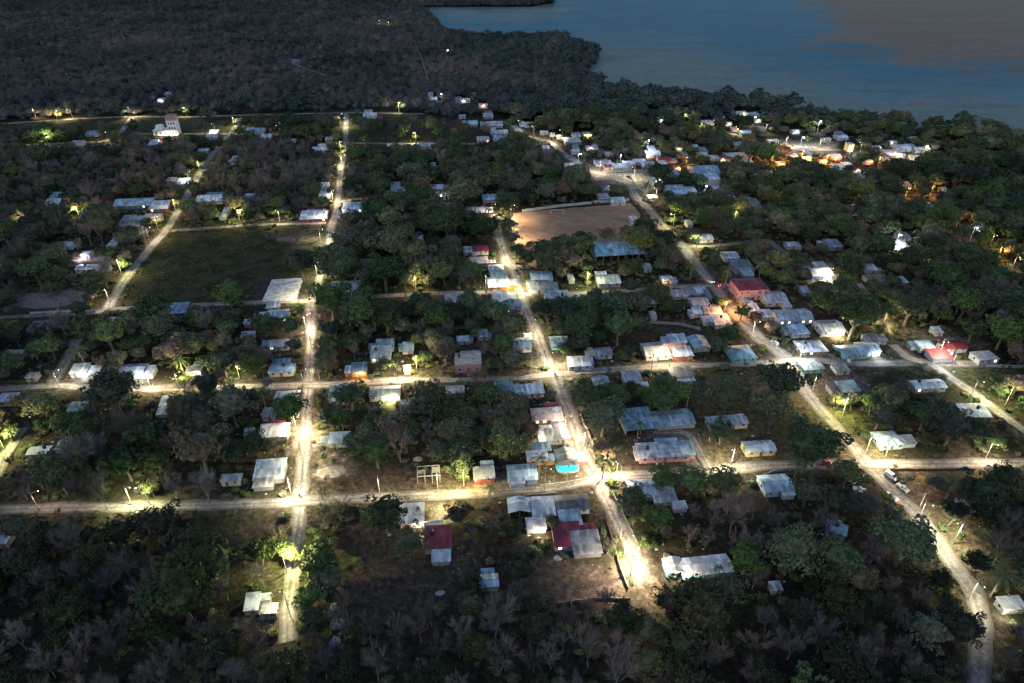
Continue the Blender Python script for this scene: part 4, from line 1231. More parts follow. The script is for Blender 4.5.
# ------------------------------------------------------------------ lake
def build_lake():
    from mathutils.geometry import delaunay_2d_cdt
    ring = []
    for i, a in enumerate(LAKE):
        b = LAKE[(i + 1) % len(LAKE)]
        n = max(1, min(30, int((b - a).length / 6)))
        for k in range(n):
            ring.append(a.lerp(b, k / n) + Vector((RND.uniform(-1, 1), RND.uniform(-1, 1))) * (1.2 if n > 1 and a.y < 1500 else 0))
    edges = [(i, (i + 1) % len(ring)) for i in range(len(ring))]
    inner = []
    y = 380.0
    while y < 2400:
        st = max(9, y * 0.012)
        x = -150.0
        while x < 1500:
            inner.append(Vector((x + RND.uniform(-.3, .3) * st, y + RND.uniform(-.3, .3) * st)))
            x += st
        y += st
    ia = np.array([(p.x, p.y) for p in inner])
    keep = inside(ia[:, 0], ia[:, 1], LAKE_L) & (seg_dist(ia[:, 0], ia[:, 1], LAKE_L, True) > 3)
    pts = ring + [p for p, k in zip(inner, keep) if k]
    vs, _, fs, *_ = delaunay_2d_cdt(pts, edges, [], 1, 1e-4)
    v = np.array([(p.x, p.y) for p in vs])
    px, py, d = see_np(v[:, 0], v[:, 1])
    rng = np.random.default_rng(5)
    shal = soft(px, py, [(590, 44), (640, 46), (690, 50), (727, 60), (768, 72), (868, 92), (1030, 96), (1300, 140), (1300, 320), (560, 120), (575, 70)], 22)
    shal = np.maximum(shal, 0.8 * soft(px, py, [(400, 2), (520, 0), (570, 6), (560, 16), (520, 22), (440, 14)], 5))
    brown = soft(px + rng.normal(0, 3, px.shape), py + rng.normal(0, 1.2, px.shape), [(808, -6), (843, 27), (868, 44), (918, 58), (960, 63), (1024, 68), (1400, 90), (1400, -40), (900, -40)], 22)
    spit = soft(px, py, [(786, 42), (812, 34), (836, 22), (862, 44), (850, 52), (815, 50)], 8) * 0.4
    brown = np.maximum(brown, spit)
    m, nt, b = nodes("lake_water")
    s = N(nt, "ShaderNodeAttribute", attribute_name="shallow").outputs["Fac"]
    w = N(nt, "ShaderNodeAttribute", attribute_name="weed").outputs["Fac"]
    pos = position(nt)
    mp = nt.nodes.new("ShaderNodeMapping")
    mp.inputs["Scale"].default_value = (0.010, 0.028, 1)
    nt.links.new(pos, mp.inputs["Vector"])
    n1 = noise_tex(nt, 1.0, 7, 0.65, mp.outputs[0])
    n2 = noise_tex(nt, 0.12, 5, 0.7, pos)
    mp2 = nt.nodes.new("ShaderNodeMapping")
    mp2.inputs["Scale"].default_value = (0.045, 0.075, 1)
    nt.links.new(pos, mp2.inputs["Vector"])
    n5 = noise_tex(nt, 1.0, 6, 0.7, mp2.outputs[0])
    deep = mixc(nt, n1, (0.007, 0.068, 0.102), (0.013, 0.092, 0.130))
    c = mixc(nt, mathn(nt, "MULTIPLY", s, ramp(nt, n5, [(0.34, G3(0.55)), (0.56, G3(1.3))])), deep, (0.085, 0.112, 0.098))
    nn = mathn(nt, "ADD", mathn(nt, "MULTIPLY", n1, 0.55), mathn(nt, "MULTIPLY", n5, 0.45))
    k = mathn(nt, "ADD", w, mathn(nt, "MULTIPLY", mathn(nt, "SUBTRACT", nn, 0.5), 4.2))
    weed = mixc(nt, n2, (0.075, 0.042, 0.025), (0.125, 0.072, 0.044))
    c = mixc(nt, ramp(nt, k, [(0.30, G3(0)), (0.42, G3(.6)), (0.58, G3(1))]), c, weed)
    # floating dark mats of weed
    n3 = N(nt, "ShaderNodeTexNoise", Scale=0.6, Detail=3.0)
    nt.links.new(mp.outputs[0], n3.inputs["Vector"])
    mats = mathn(nt, "MULTIPLY", ramp(nt, n3.outputs["Fac"], [(0.57, G3(0)), (0.66, G3(1))]), 0.5)
    c = mixc(nt, mats, c, (0.030, 0.050, 0.050))
    c = mixc(nt, 1.0, c, ramp(nt, n2, [(0.3, G3(0.78)), (0.7, G3(1.18))]), "MULTIPLY")
    c = mixc(nt, 1.0, c, ramp(nt, n1, [(0.3, G3(0.78)), (0.5, G3(1.0)), (0.7, G3(1.15))]), "MULTIPLY")
    nt.links.new(c, b.inputs["Base Color"])
    b.inputs["Roughness"].default_value = 0.5
    b.inputs["Specular IOR Level"].default_value = 0.02
    me = mesh("water", [(p.x, p.y, 0.12) for p in vs], [tuple(f) for f in fs], m)
    for nm, dat in (("shallow", shal), ("weed", brown)):
        a = me.attributes.new(nm, "FLOAT", "POINT")
        a.data.foreach_set("value", dat.astype(np.float32))
    if sum(p.normal.z for p in me.polygons) < 0:
        me.flip_normals()
    tag(link("water", me), None, None, kind="structure")


build_lake()


# ------------------------------------------------------------------ houses
def roof_mesh(shape, w, d, z, ov, mat, slope=0.30):
    x, y = w / 2 + ov, d / 2 + ov
    th = 0.09
    if shape == "gable":
        rz = z + slope * d / 2
        lo = z - slope * ov
        T = [(-x, -y, lo), (x, -y, lo), (x, 0, rz), (-x, 0, rz), (x, y, lo), (-x, y, lo)]
        Fc = [(0, 1, 2, 3), (3, 2, 4, 5)]
        loop = [0, 1, 2, 4, 5, 3]
        ax = 0
    elif shape == "gabley":
        rz = z + slope * w / 2
        lo = z - slope * ov
        T = [(-x, -y, lo), (0, -y, rz), (0, y, rz), (-x, y, lo), (x, -y, lo), (x, y, lo)]
        Fc = [(0, 1, 2, 3), (1, 4, 5, 2)]
        loop = [0, 1, 4, 5, 2, 3]
        ax = 1
    elif shape == "hip":
        h = slope * min(w, d) / 2
        lo = z - slope * ov
        if w >= d:
            k = max(w / 2 - d / 2, 0.15)
            a, b2 = (-k, 0, z + h), (k, 0, z + h)
            T = [(-x, -y, lo), (x, -y, lo), (x, y, lo), (-x, y, lo), a, b2]
            Fc = [(0, 1, 5, 4), (1, 2, 5), (2, 3, 4, 5), (3, 0, 4)]
        else:
            k = max(d / 2 - w / 2, 0.15)
            T = [(-x, -y, lo), (x, -y, lo), (x, y, lo), (-x, y, lo), (0, -k, z + h), (0, k, z + h)]
            Fc = [(0, 1, 4), (1, 2, 5, 4), (2, 3, 5), (3, 0, 4, 5)]
        loop = [0, 1, 2, 3]
        ax = 0
    else:                                   # one slope, low towards -y
        s = 0.13
        T = [(-x, -y, z - s * ov), (x, -y, z - s * ov), (x, y, z + s * (d + ov)), (-x, y, z + s * (d + ov))]
        Fc = [(0, 1, 2, 3)]
        loop = [0, 1, 2, 3]
        ax = 0
    n = len(T)
    V = T + [(p[0], p[1], p[2] - th) for p in T]
    FF = list(Fc) + [tuple(reversed([i + n for i in f])) for f in Fc]
    for i, a in enumerate(loop):
        b2 = loop[(i + 1) % len(loop)]
        FF.append((a, a + n, b2 + n, b2))
    me = mesh("roof", V, FF, mat)
    uv = me.uv_layers.new(name="UVMap")
    k = RND.uniform(0, 9)
    for lp in me.loops:
        p = V[lp.vertex_index]
        uv.data[lp.index].uv = (p[ax] + k, p[1 - ax] + k)
    return me


def walls_mesh(shape, w, d, h, mat, slope=0.30, open_front=False):
    x, y = w / 2, d / 2
    if shape == "gable":
        V = [(-x, -y, 0), (x, -y, 0), (x, y, 0), (-x, y, 0), (-x, -y, h), (x, -y, h), (x, y, h), (-x, y, h), (-x, 0, h + slope * y - .1), (x, 0, h + slope * y - .1)]
        Fc = [(0, 1, 5, 4), (1, 2, 6, 9, 5), (2, 3, 7, 6), (3, 0, 4, 8, 7)]
    elif shape == "gabley":
        V = [(-x, -y, 0), (x, -y, 0), (x, y, 0), (-x, y, 0), (-x, -y, h), (x, -y, h), (x, y, h), (-x, y, h), (0, -y, h + slope * x - .1), (0, y, h + slope * x - .1)]
        Fc = [(0, 1, 5, 8, 4), (1, 2, 6, 5), (2, 3, 7, 9, 6), (3, 0, 4, 7)]
    elif shape == "shed":
        t = h + 0.13 * d - .09
        V = [(-x, -y, 0), (x, -y, 0), (x, y, 0), (-x, y, 0), (-x, -y, h - .09), (x, -y, h - .09), (x, y, t), (-x, y, t)]
        Fc = [(0, 1, 5, 4), (1, 2, 6, 5), (2, 3, 7, 6), (3, 0, 4, 7)]
    else:
        V = [(-x, -y, 0), (x, -y, 0), (x, y, 0), (-x, y, 0), (-x, -y, h), (x, -y, h), (x, y, h), (-x, y, h)]
        Fc = [(0, 1, 5, 4), (1, 2, 6, 5), (2, 3, 7, 6), (3, 0, 4, 7)]
    if open_front:
        Fc = Fc[1:]
    return mesh("wall", V, Fc, mat)


def window(parent, x, y, z, w, h, side, lit=False, pane=True):
    """side 0: on the -y wall; 1: on the +x wall; -1: on the -x wall"""
    f = MB()
    p = MB()
    t = 0.07
    if side == 0:
        y0 = y
        f.box(x - w / 2 - t, y0 - 0.07, z - t, x - w / 2, y0 - 0.003, z + h + t)
        f.box(x + w / 2, y0 - 0.07, z - t, x + w / 2 + t, y0 - 0.003, z + h + t)
        f.box(x - w / 2, y0 - 0.07, z + h, x + w / 2, y0 - 0.003, z + h + t)
        f.box(x - w / 2, y0 - 0.10, z - t, x + w / 2, y0 - 0.003, z)
        f.box(x - 0.025, y0 - 0.06, z, x + 0.025, y0 - 0.026, z + h)
        p.box(x - w / 2, y0 - 0.025, z, x + w / 2, y0 - 0.004, z + h)
    else:
        s = side
        a, b = sorted((x + s * 0.003, x + s * 0.07))
        f.box(a, y - w / 2 - t, z - t, b, y - w / 2, z + h + t)
        f.box(a, y + w / 2, z - t, b, y + w / 2 + t, z + h + t)
        f.box(a, y - w / 2, z + h, b, y + w / 2, z + h + t)
        f.box(a, y - w / 2, z - t, b, y + w / 2, z)
        a, b = sorted((x + s * 0.004, x + s * 0.025))
        p.box(a, y - w / 2, z, b, y + w / 2, z + h)
    o = f.make("window", M_FRAME, parent)
    p.make("pane", M_LIT if lit else M_GLASS, o)
    return o


LR = random.Random(77)


def light(parent, loc, power, col, kind="POINT", size=0.25):
    C = {"w": (1.0, 0.82, 0.52), "y": (0.97, 0.86, 0.36), "c": (0.80, 0.84, 1.0), "o": (1.0, 0.45, 0.12)}[col]
    l = bpy.data.lights.new("lamp_light", kind)
    l.energy = power
    l.color = tuple(min(1.0, c * LR.uniform(.90, 1.08)) for c in C)
    l.shadow_soft_size = size
    if kind == "SPOT":
        l.spot_size = R(165)
        l.spot_blend = 0.5
    return link("lamp_light", l, parent, loc)


BULB = {k: plain("bulb_" + k, (0.9, 0.9, 0.9), 0.5, emit=c, est=e) for k, c, e in (
    ("w", (1.0, 0.86, 0.6), 14), ("y", (1.0, 0.92, 0.5), 9), ("c", (0.80, 0.82, 1.0), 22), ("o", (1.0, 0.5, 0.15), 10))}


def ball(name, r, mat, parent, loc, sx=1, sy=1, sz=1, seg=10):
    bm = bmesh.new()
    bmesh.ops.create_uvsphere(bm, u_segments=seg, v_segments=max(6, seg // 2 + 1), radius=r)
    for v in bm.verts:
        v.co = (v.co.x * sx, v.co.y * sy, v.co.z * sz)
    me = bpy.data.meshes.new(name)
    bm.to_mesh(me)
    bm.free()
    me.materials.append(mat)
    me.polygons.foreach_set("use_smooth", [True] * len(me.polygons))
    return link(name, me, parent, loc)


HOUSE_BOX = []                               # picture boxes kept clear of crowns
HOUSE_FOOT = []                              # ground footprints
HOUSE_REF = []
POWER = 1.3


def volume(rt, shape, w, d, h, roofm, wallm, ox, oy, op, big):
    base = bpy.context
    parts = []
    sl = 0.30
    if shape == "ruin":
        mb = MB()
        n = max(2, int(w / 4))
        t = 0.18
        for (a, b) in ((-w / 2, w / 2),):
            mb.box(a, d / 2 - t, 0, b, d / 2, h)
        for i in range(n + 1):
            xx = -w / 2 + i * (w - t) / n
            hh = h * RND.uniform(0.75, 1.0)
            mb.box(xx, -d / 2 + t, 0, xx + t, d / 2 - t - 0.003, hh)
        for i in range(n):
            xx = -w / 2 + i * (w - t) / n + t
            ww = (w - t) / n - t
            mb.box(xx, -d / 2, 0, xx + ww * 0.32, -d / 2 + t, h * 0.9)
            mb.box(xx + ww * 0.68, -d / 2, 0, xx + ww, -d / 2 + t, h * 0.9)
            mb.box(xx + ww * 0.32, -d / 2 + 0.01, h * 0.68, xx + ww * 0.68, -d / 2 + t - 0.01, h * 0.88)
        mb.box(-w / 2 + t, -d / 2 + t, 0, w / 2 - t, d / 2 - t, 0.12)
        o = mb.make("wall", WALL["g"], rt)
        o.location = (ox, oy, 0)
        return
    if shape == "flat":
        me = walls_mesh("box", w, d, h, wallm)
        o = link("wall", me, rt, (ox, oy, 0))
        mb = MB()
        mb.box(-w / 2 - 0.2, -d / 2 - 0.2, h, w / 2 + 0.2, d / 2 + 0.2, h + 0.16)
        mb.box(-w / 2 - 0.2, -d / 2 - 0.2, h + 0.163, w / 2 + 0.2, -d / 2 - 0.02, h + 0.34)
        mb.box(-w / 2 - 0.2, d / 2 + 0.02, h + 0.163, w / 2 + 0.2, d / 2 + 0.2, h + 0.34)
        me2 = mesh("roof", mb.v, mb.f, roofm)
        uv = me2.uv_layers.new(name="UVMap")
        for lp in me2.loops:
            uv.data[lp.index].uv = mb.v[lp.vertex_index][:2]
        link("roof", me2, rt, (ox, oy, 0))
        return
    link("wall", walls_mesh(shape, w, d, h, wallm, sl, op), rt, (ox, oy, 0))
    link("roof", roof_mesh(shape, w, d, h, 0.3 if w > 4 else 0.18, roofm, sl), rt, (ox, oy, 0))
    if op:
        n = max(3, int(w / 3.2))
        for i in range(n):
            xx = -w / 2 + 0.12 + i * (w - 0.24) / (n - 1)
            pm = MB().box(-0.09, -0.09, 0, 0.09, 0.09, h - 0.12)
            pm.make("post", WALL["g"], rt).location = (ox + xx, oy - d / 2 + 0.12, 0)


def house(px, py, wp, hp, shape, rk, wk, label, ex):
    h = ex.get("h", 2.25 if wp > 14 else 1.95)
    zr = h + 0.4
    wp, hp = wp * .95, hp * (1.0 if py > 330 else 1.25)
    c = at(px, py, zr)
    dep = depth_at(py, zr)
    mpp = dep / F
    sn = math.sin(depr(py))

    def dims(w_, h_):
        w = max(2.4, w_ * mpp)
        d = max(2.4, h_ * mpp / sn)
        if shape != "gabley":
            d = min(d, max(w * 1.0, 5.0))
        d = min(d, 16.0)
        return w, d
    w, d = dims(wp, hp)
    rz = R(GRID + ex.get("rot", 0) + RND.uniform(-2, 2))
    rt = root("house", (c.x, c.y, 0), rz)
    tag(rt, label, "house")
    rt["group"] = "houses and shops of the village"
    volume(rt, shape, w, d, h, ZINC[rk] if rk in ZINC else ZINC["Z"], WALL[wk], 0, 0, ex.get("open"), wp > 15)
    HOUSE_BOX.append((px - wp / 2, py - hp / 2, px + wp / 2, py + hp / 2 + (h * 0.15 if "lamp" not in ex and wp < 30 else h * .7) / mpp * math.cos(depr(py))))
    HOUSE_FOOT.append((c.x, c.y, w, d))
    HOUSE_REF.append((px, py, wp, hp, label, c.x, c.y))
    ey = 0.0
    for k, (dx, dy, w_, h_, sh, rk2) in enumerate(ex.get("ext", [])):
        w2 = max(1.8, w_ * mpp)
        d2 = min(max(1.8, h_ * mpp / sn), 14)
        q = at(px + dx, py + dy, zr) - c
        q = Matrix.Rotation(-rz, 3, "Z") @ q
        h2 = h - 0.33 - 0.12 * k
        volume(rt, sh, w2 - 0.013 * (k + 1), d2 - 0.017 * (k + 1), h2, ZINC[rk2], WALL[wk if k % 2 == 0 else "w"], q.x, q.y, False, False)
        HOUSE_BOX.append((px + dx - w_ / 2, py + dy - h_ / 2, px + dx + w_ / 2, py + dy + h_ / 2 + h2 * .5 / mpp))
        HOUSE_FOOT.append((c.x + (at(px + dx, py + dy, zr) - c).x, c.y + (at(px + dx, py + dy, zr) - c).y, w2, d2))
    # openings on the wall that faces the camera
    win = ex.get("win", 1 if wp >= 15 else None)
    if shape != "ruin" and not ex.get("open"):
        fy = -d / 2
        blocked = any(dy > 2 and abs(dx) < wp * 0.4 for dx, dy, *_ in ex.get("ext", []))
        if win is not None and not blocked:
            n = max(1, int(w / 3.4))
            if n == 1:
                slots = [0.22]
                dx_ = -0.22
            else:
                slots = [(-0.5 + (i + 0.5) / (n + 1)) for i in range(n + 1)]
                dx_ = slots.pop(len(slots) // 2)
            for i, s in enumerate(slots):
                window(rt, s * w, fy, 1.0, 0.95, 1.05, 0, lit=(win == 2 or RND.random() < .14))
                if h > 4.4:
                    window(rt, s * w, fy, 3.6, 0.95, 1.15, 0)
            dr = MB().box(dx_ * w - 0.45, fy - 0.06, 0.02, dx_ * w + 0.45, fy - 0.003, 2.05)
            dr.make("door", M_DOOR if RND.random() < .6 else M_DOORB, rt)
            window(rt, w / 2, 0, 1.0, 0.9, 1.0, 1)
            window(rt, -w / 2, 0, 1.0, 0.9, 1.0, -1)
        elif wp >= 6:
            dr = MB().box(0.1 * w - 0.45, fy - 0.06, 0.02, 0.1 * w + 0.45, fy - 0.003, 2.0)
            dr.make("door", M_DOOR, rt)
            window(rt, -0.25 * w, fy, 1.0, 0.8, 0.9, 0)
    if ex.get("balcony"):
        mb = MB()
        mb.box(-w / 2 - 1.3, -d / 2 - 1.4, 2.75, w / 2, -d / 2 - 0.003, 2.93)
        mb.box(-w / 2 - 1.3, -d / 2, 2.75, -w / 2 - 0.003, d / 2, 2.93)
        mb.make("balcony", WALL["p"], rt)
        rl = MB()
        rl.box(-w / 2 - 1.3, -d / 2 - 1.4, 3.75, w / 2, -d / 2 - 1.32, 3.83)
        for i in range(25):
            xx = -w / 2 - 1.28 + i * (w + 1.2) / 24
            rl.box(xx, -d / 2 - 1.39, 2.93, xx + 0.07, -d / 2 - 1.33, 3.75)
        rl.make("railing", WALL["w"], rt)
        for i in range(6):
            xx = -w / 2 - 1.1 + i * (w + 0.9) / 5
            MB().box(xx - .12, -d / 2 - 1.3, 0, xx + .12, -d / 2 - 1.06, 2.748).make("post", WALL["p"], rt)
            MB().box(xx - .1, -d / 2 - 1.28, 2.932, xx + .1, -d / 2 - 1.08, 5.4).make("post", WALL["p"], rt)
    if "lamp" in ex:
        col, pw, dxp = ex["lamp"]
        x = max(-w / 2 + 0.3, min(w / 2 - 0.3, dxp * mpp))
        sp = -d / 2 - 0.3
        for dx, dy, w_, h_, sh, rk2 in ex.get("ext", []):
            q = Matrix.Rotation(-rz, 3, "Z") @ (at(px + dx, py + dy, zr) - c)
            if abs(q.x - x) < w_ * mpp / 2 + 0.3:
                sp = min(sp, q.y - min(max(1.8, h_ * mpp / sn), 14) / 2 - 0.3)
        sp -= 0.25
        k = min(1.9, max(1.0, mpp * 1.6))
        o = ball("porch_lamp", 0.20 * k, BULB[col], rt, (x, sp, 2.25), seg=8)
        light(o, (0, -0.6, 0.0), pw * 22 * POWER, col, "POINT", 0.3)
    return rt


for r_ in HOUSES:
    px_, py_, wp_, hp_, sh_, ex_ = r_[0], r_[1], r_[2], r_[3], r_[4], dict(r_[8])
    if not ex_.get("ext") and sh_ in ("gable", "shed", "gabley") and 9 <= wp_ < 30 and RND.random() < .6:
        ew, eh = max(4, wp_ * RND.uniform(.35, .6)), hp_ * RND.uniform(.5, .8)
        if RND.random() < .6:
            e = (RND.choice((-1, 1)) * (wp_ * .5 + ew * .3), hp_ * RND.uniform(-.2, .3), ew, eh)
        else:
            e = (wp_ * RND.uniform(-.2, .2), -hp_ * .5 - eh * .4, ew * 1.2, eh)
        ex_["ext"] = [(*e, "shed", RND.choice("ZZBRGWT"))]
    house(*r_[:8], ex_)


# ------------------------------------------------------------------ white tower house of the far lane
def tower():
    px, py = 175.5, 134
    c = at(px, py)
    mpp = depth_at(py) / F
    rt = root("tower_house", (c.x, c.y, 0), R(GRID))
    tag(rt, "tall floodlit white tower building with a reddish top storey and low annex", "tower")
    w, d, st = 9 * mpp, 7.0, 3.6
    for k in range(4):
        mb = MB().box(-w / 2 + .02 * k, -d / 2 + .02 * k, k * st + (0.003 if k else 0), w / 2 - .02 * k, d / 2 - .02 * k, (k + 1) * st - 0.2)
        mb.make("wall", WALL["W"] if k < 3 else WALL["p"], rt)
        MB().box(-w / 2 - .2, -d / 2 - .2, (k + 1) * st - 0.197, w / 2 + .2, d / 2 + .2, (k + 1) * st).make("floor_slab", WALL["W"] if k < 3 else WALL["n"], rt)
        for s in (-0.27, 0.0, 0.27):
            window(rt, s * w, -d / 2 + .02 * k, k * st + 1.0, 1.1, 1.5, 0)
    a = MB().box(-w / 2 - 15 * mpp, -d / 2 + .5, 0, -w / 2 - .01, d / 2 + 2, 3.6)
    a.make("annex", WALL["W"], rt)
    MB().box(-w / 2 - 15 * mpp - .2, -d / 2 + .3, 3.603, -w / 2 - .01, d / 2 + 2.2, 3.8).make("roof", WALL["W"], rt)
    for s in (3, 8, 12):
        window(rt, -w / 2 - s * mpp, -d / 2 + .5, 1.0, 1.4, 1.5, 0)
    b = MB().tube([(-w / 2 - 9 * mpp, 1, 3.8), (-w / 2 - 9 * mpp, 1, 6.8)], 3.2, 6)
    b.make("kiosk", WALL["W"], rt)
    HOUSE_BOX.append((150, 114, 184, 138))
    HOUSE_FOOT.append((c.x - 6, c.y, 26, 10))


tower()


# ------------------------------------------------------------------ street lamps and poles
LAMP_PX = []


def pole_mesh(h):
    return MB().tube([(0, 0, 0), (0, 0, h * .5), (0, 0, h)], [0.14, 0.115, 0.085], 8)


POLE_ME = {}
LAMP_GROUP = "street lamps along the lanes"


def street_lamp(x, y, pw, col, h, label, swing):
    p = at(x, y)
    LAMP_PX.append((x, y, p.x, p.y))
    # the arm reaches over the nearest road
    best = None
    for w, line in ROAD_W:
        for q in line:
            dd = (q[0] - p.x) ** 2 + (q[1] - p.y) ** 2
            if best is None or dd < best[0]:
                best = (dd, q)
    a = math.atan2(best[1][1] - p.y, best[1][0] - p.x) if best[0] < 200 else R(-90)
    if swing == -90:
        a = R(10)
    rt = root("street_lamp", (p.x, p.y, 0), a)
    tag(rt, label, "street lamp", LAMP_GROUP)
    far = depth_at(y) / F
    if h not in POLE_ME:
        m_ = pole_mesh(h)
        POLE_ME[h] = mesh("pole", m_.v, m_.f, M_CONC)
    link("pole", POLE_ME[h], rt)
    if "arm" not in POLE_ME:
        m_ = MB().tube([(0, 0, 0), (0.5, 0, 0.32), (1.1, 0, 0.45), (1.7, 0, 0.48)], 0.045, 6)
        POLE_ME["arm"] = mesh("arm", m_.v, m_.f, M_STEEL)
        m_ = MB().add([(0, -.13, 0), (.62, -.10, .02), (.62, .10, .02), (0, .13, 0), (0, -.1, .16), (.5, -.08, .12), (.5, .08, .12), (0, .1, .16)],
                      [(0, 3, 2, 1), (4, 5, 6, 7), (0, 1, 5, 4), (1, 2, 6, 5), (2, 3, 7, 6), (3, 0, 4, 7)])
        POLE_ME["head"] = mesh("lamp_head", m_.v, m_.f, M_STEEL)
    link("arm", POLE_ME["arm"], rt, (0, 0, h - .75))
    hd = link("lamp_head", POLE_ME["head"], rt, (1.6, 0, h - .3))
    k = min(2.0, max(1.0, far * 1.7)) * (1.9 if col == "c" else .62)
    bl = ball("bulb", 0.17 * k, BULB[col], hd, (.34, 0, -.10 - .06 * k), sz=.7, seg=8)
    light(rt, (1.95, 0, h - .9), pw * LR.uniform(.75, 1.25) * {"w": 15000, "o": 20000}.get(col, 11000) * POWER, col, "SPOT" if col == "w" else "POINT", 0.35)
    return rt


for r_ in LAMPS:
    street_lamp(*r_)
for (x, y, label) in POLES:
    p = at(x, y)
    short = label.startswith("short")
    rt = root("utility_pole", (p.x, p.y, 0), R(GRID))
    tag(rt, label, "utility pole", "unlit utility poles")
    hh = 5.5 if short else 9.0
    m_ = pole_mesh(hh)
    m_.make("pole", M_CONC, rt)
    MB().box(-.9, -.05, hh - .55, .9, .05, hh - .45).make("crossarm", M_STEEL, rt)
    if not short:
        MB().tube([(0.28, 0, hh - 1.9), (0.28, 0, hh - 1.1)], .17, 8).make("transformer", M_STEEL, rt)
# ------------------------------------------------------------------ vehicles
PAINT = {n: plain("paint_" + n, c, 0.3) for n, c in (("white", (.62, .63, .65)), ("dark", (.03, .032, .038)), ("silver", (.32, .34, .36)), ("red", (.25, .03, .03)), ("blue", (.10, .16, .24)))}
M_TYRE = plain("tyre_rubber", (.015, .015, .016), .8)
M_RIM = plain("wheel_rim", (.3, .3, .31), .35, .7)
M_HEAD = plain("headlight_glass", (.8, .8, .75), .2)
M_HEADON = plain("headlight_on", (.9, .9, .8), .2, emit=(1, .85, .6), est=30)
M_TAIL = plain("tail_glass", (.22, .012, .012), .3)
M_TAILON = plain("tail_on", (.5, .05, .05), .3, emit=(1, .12, .16), est=14)


def prism(mb, prof, y0, y1, inset=0.0):
    """side outline (x, z) swept across the car; INSET pulls the high points in"""
    n = len(prof)
    top = max(p[1] for p in prof)
    vs = [(x, y0 + (inset if z > top - .1 else 0), z) for x, z in prof] + [(x, y1 - (inset if z > top - .1 else 0), z) for x, z in prof]
    fs = [tuple(range(n)), tuple(range(2 * n - 1, n - 1, -1))] + [(i, i + n, (i + 1) % n + n, (i + 1) % n) for i in range(n)]
    mb.add(vs, fs)


def car(x, y, heading, kind, paint, label, head=False, tail=False, cat="car"):
    """heading: the way its front points, degrees from +x"""
    p = at(x, y)
    rt = root({"car": "parked_car", "pickup": "pickup_truck", "van": "delivery_van"}[kind] if not (head or tail) else {"car": "driving_car", "pickup": "pickup_truck", "van": "delivery_van"}[kind], (p.x, p.y, 0.06), R(heading))
    tag(rt, label, cat)
    rt.scale = (.88, .88, .88)
    L = 2.15
    b = MB()
    prism(b, [(-L, .35), (-L, .85), (-L + .1, 1.0), (L - 1.15, 1.0), (L - .12, .85), (L, .6), (L, .32)], -.86, .86)
    b.make("body", PAINT[paint], rt, bevel=0.04)
    c = MB()
    if kind == "pickup":
        prism(c, [(-.35, 1.0), (-.3, 1.62), (.55, 1.62), (1.1, 1.0)], -.78, .78, .12)
    elif kind == "van":
        prism(c, [(-L + .05, 1.0), (-L + .1, 1.85), (.6, 1.85), (1.35, 1.0)], -.82, .82, .1)
    else:
        prism(c, [(-L + .25, 1.0), (-L + .6, 1.55), (.25, 1.55), (.95, 1.0)], -.78, .78, .14)
    cb = c.make("cabin", PAINT[paint], rt, bevel=0.03)
    g = MB()
    gx0, gx1 = (-.1, .5) if kind == "pickup" else (-1.5, .3)
    for s in (-1, 1):
        a, b2 = sorted((s * .80, s * .772))
        g.box(gx0, a, 1.08, gx1, b2, 1.40)
    g2 = MB()
    zt = 1.8 if kind == "van" else 1.5
    xf = (1.32, .66) if kind == "van" else (1.08, .58) if kind == "pickup" else (.96, .32)
    g2.add([(xf[0] + .01, -.68, 1.06), (xf[0] + .01, .68, 1.06), (xf[1] + .02, .60, zt), (xf[1] + .02, -.60, zt)], [(0, 1, 2, 3)])
    g.make("side_window", M_GLASS, rt)
    g2.make("windscreen", M_GLASS, rt)
    for sx in (-1.3, 1.32):
        for s in (-1, 1):
            wv = MB().tube([(sx, s * .70, .31), (sx, s * .90, .31)], .32, 14).make("wheel", M_TYRE, rt)
            MB().tube([(sx, s * .89, .31), (sx, s * .912, .31)], .19, 10).make("rim", M_RIM, wv)
    for s in (-1, 1):
        MB().box(L - .1, s * .66 - .16, .62, L + .02, s * .66 + .16, .80).make("headlight", M_HEADON if head else M_HEAD, rt)
        MB().box(-L - .02, s * .68 - .14, .72, -L + .1, s * .68 + .14, .92).make("taillight", M_TAILON if tail else M_TAIL, rt)
    if head:
        l = light(rt, (L + .15, 0, .75), 2600, "w", "SPOT", .1)
        l.data.spot_size = R(75)
        l.data.spot_blend = .6
        l.rotation_euler = (0, R(-82), 0)
    if tail:
        l = light(rt, (-L - .3, 0, .8), 160, "o", "POINT", .1)
        l.data.color = (1, .16, .12)
    return rt


car(890.5, 477.5, -62, "van", "white", "white car parked at the edge of the road junction")
car(716, 285, -238, "car", "dark", "dark car with bright headlights and red tail lights on main road", head=True, tail=True)
car(891, 498, 118, "car", "silver", "silver car with pink-red tail lights and headlights below the junction", head=False, tail=True)
car(902, 489, -62, "pickup", "silver", "pale pickup parked behind the white car", cat="pickup truck")
car(629, 178, -50, "car", "dark", "small dark car on the open plaza")
car(516.5, 272, -80, "car", "dark", "dark car at the roadside of centre lane")
car(652, 430.5, 10, "pickup", "dark", "dark truck parked under the school roof edge", cat="pickup truck")
car(824, 464, 184, "car", "red", "red car half hidden beside the junction tree", head=False, tail=True)
car(849, 481, -50, "van", "silver", "pale van parked in the yard below the junction", cat="van")
car(859, 491, -20, "pickup", "white", "pale truck parked next to the pale van", cat="pickup truck")
car(310, 313, 95, "car", "blue", "car with red lights below the concrete court", head=False, tail=True)
car(774, 344, 120, "car", "silver", "small car on the main road at the bend")
car(800, 368, -62, "car", "blue", "dark blue car parked by the lit corner")


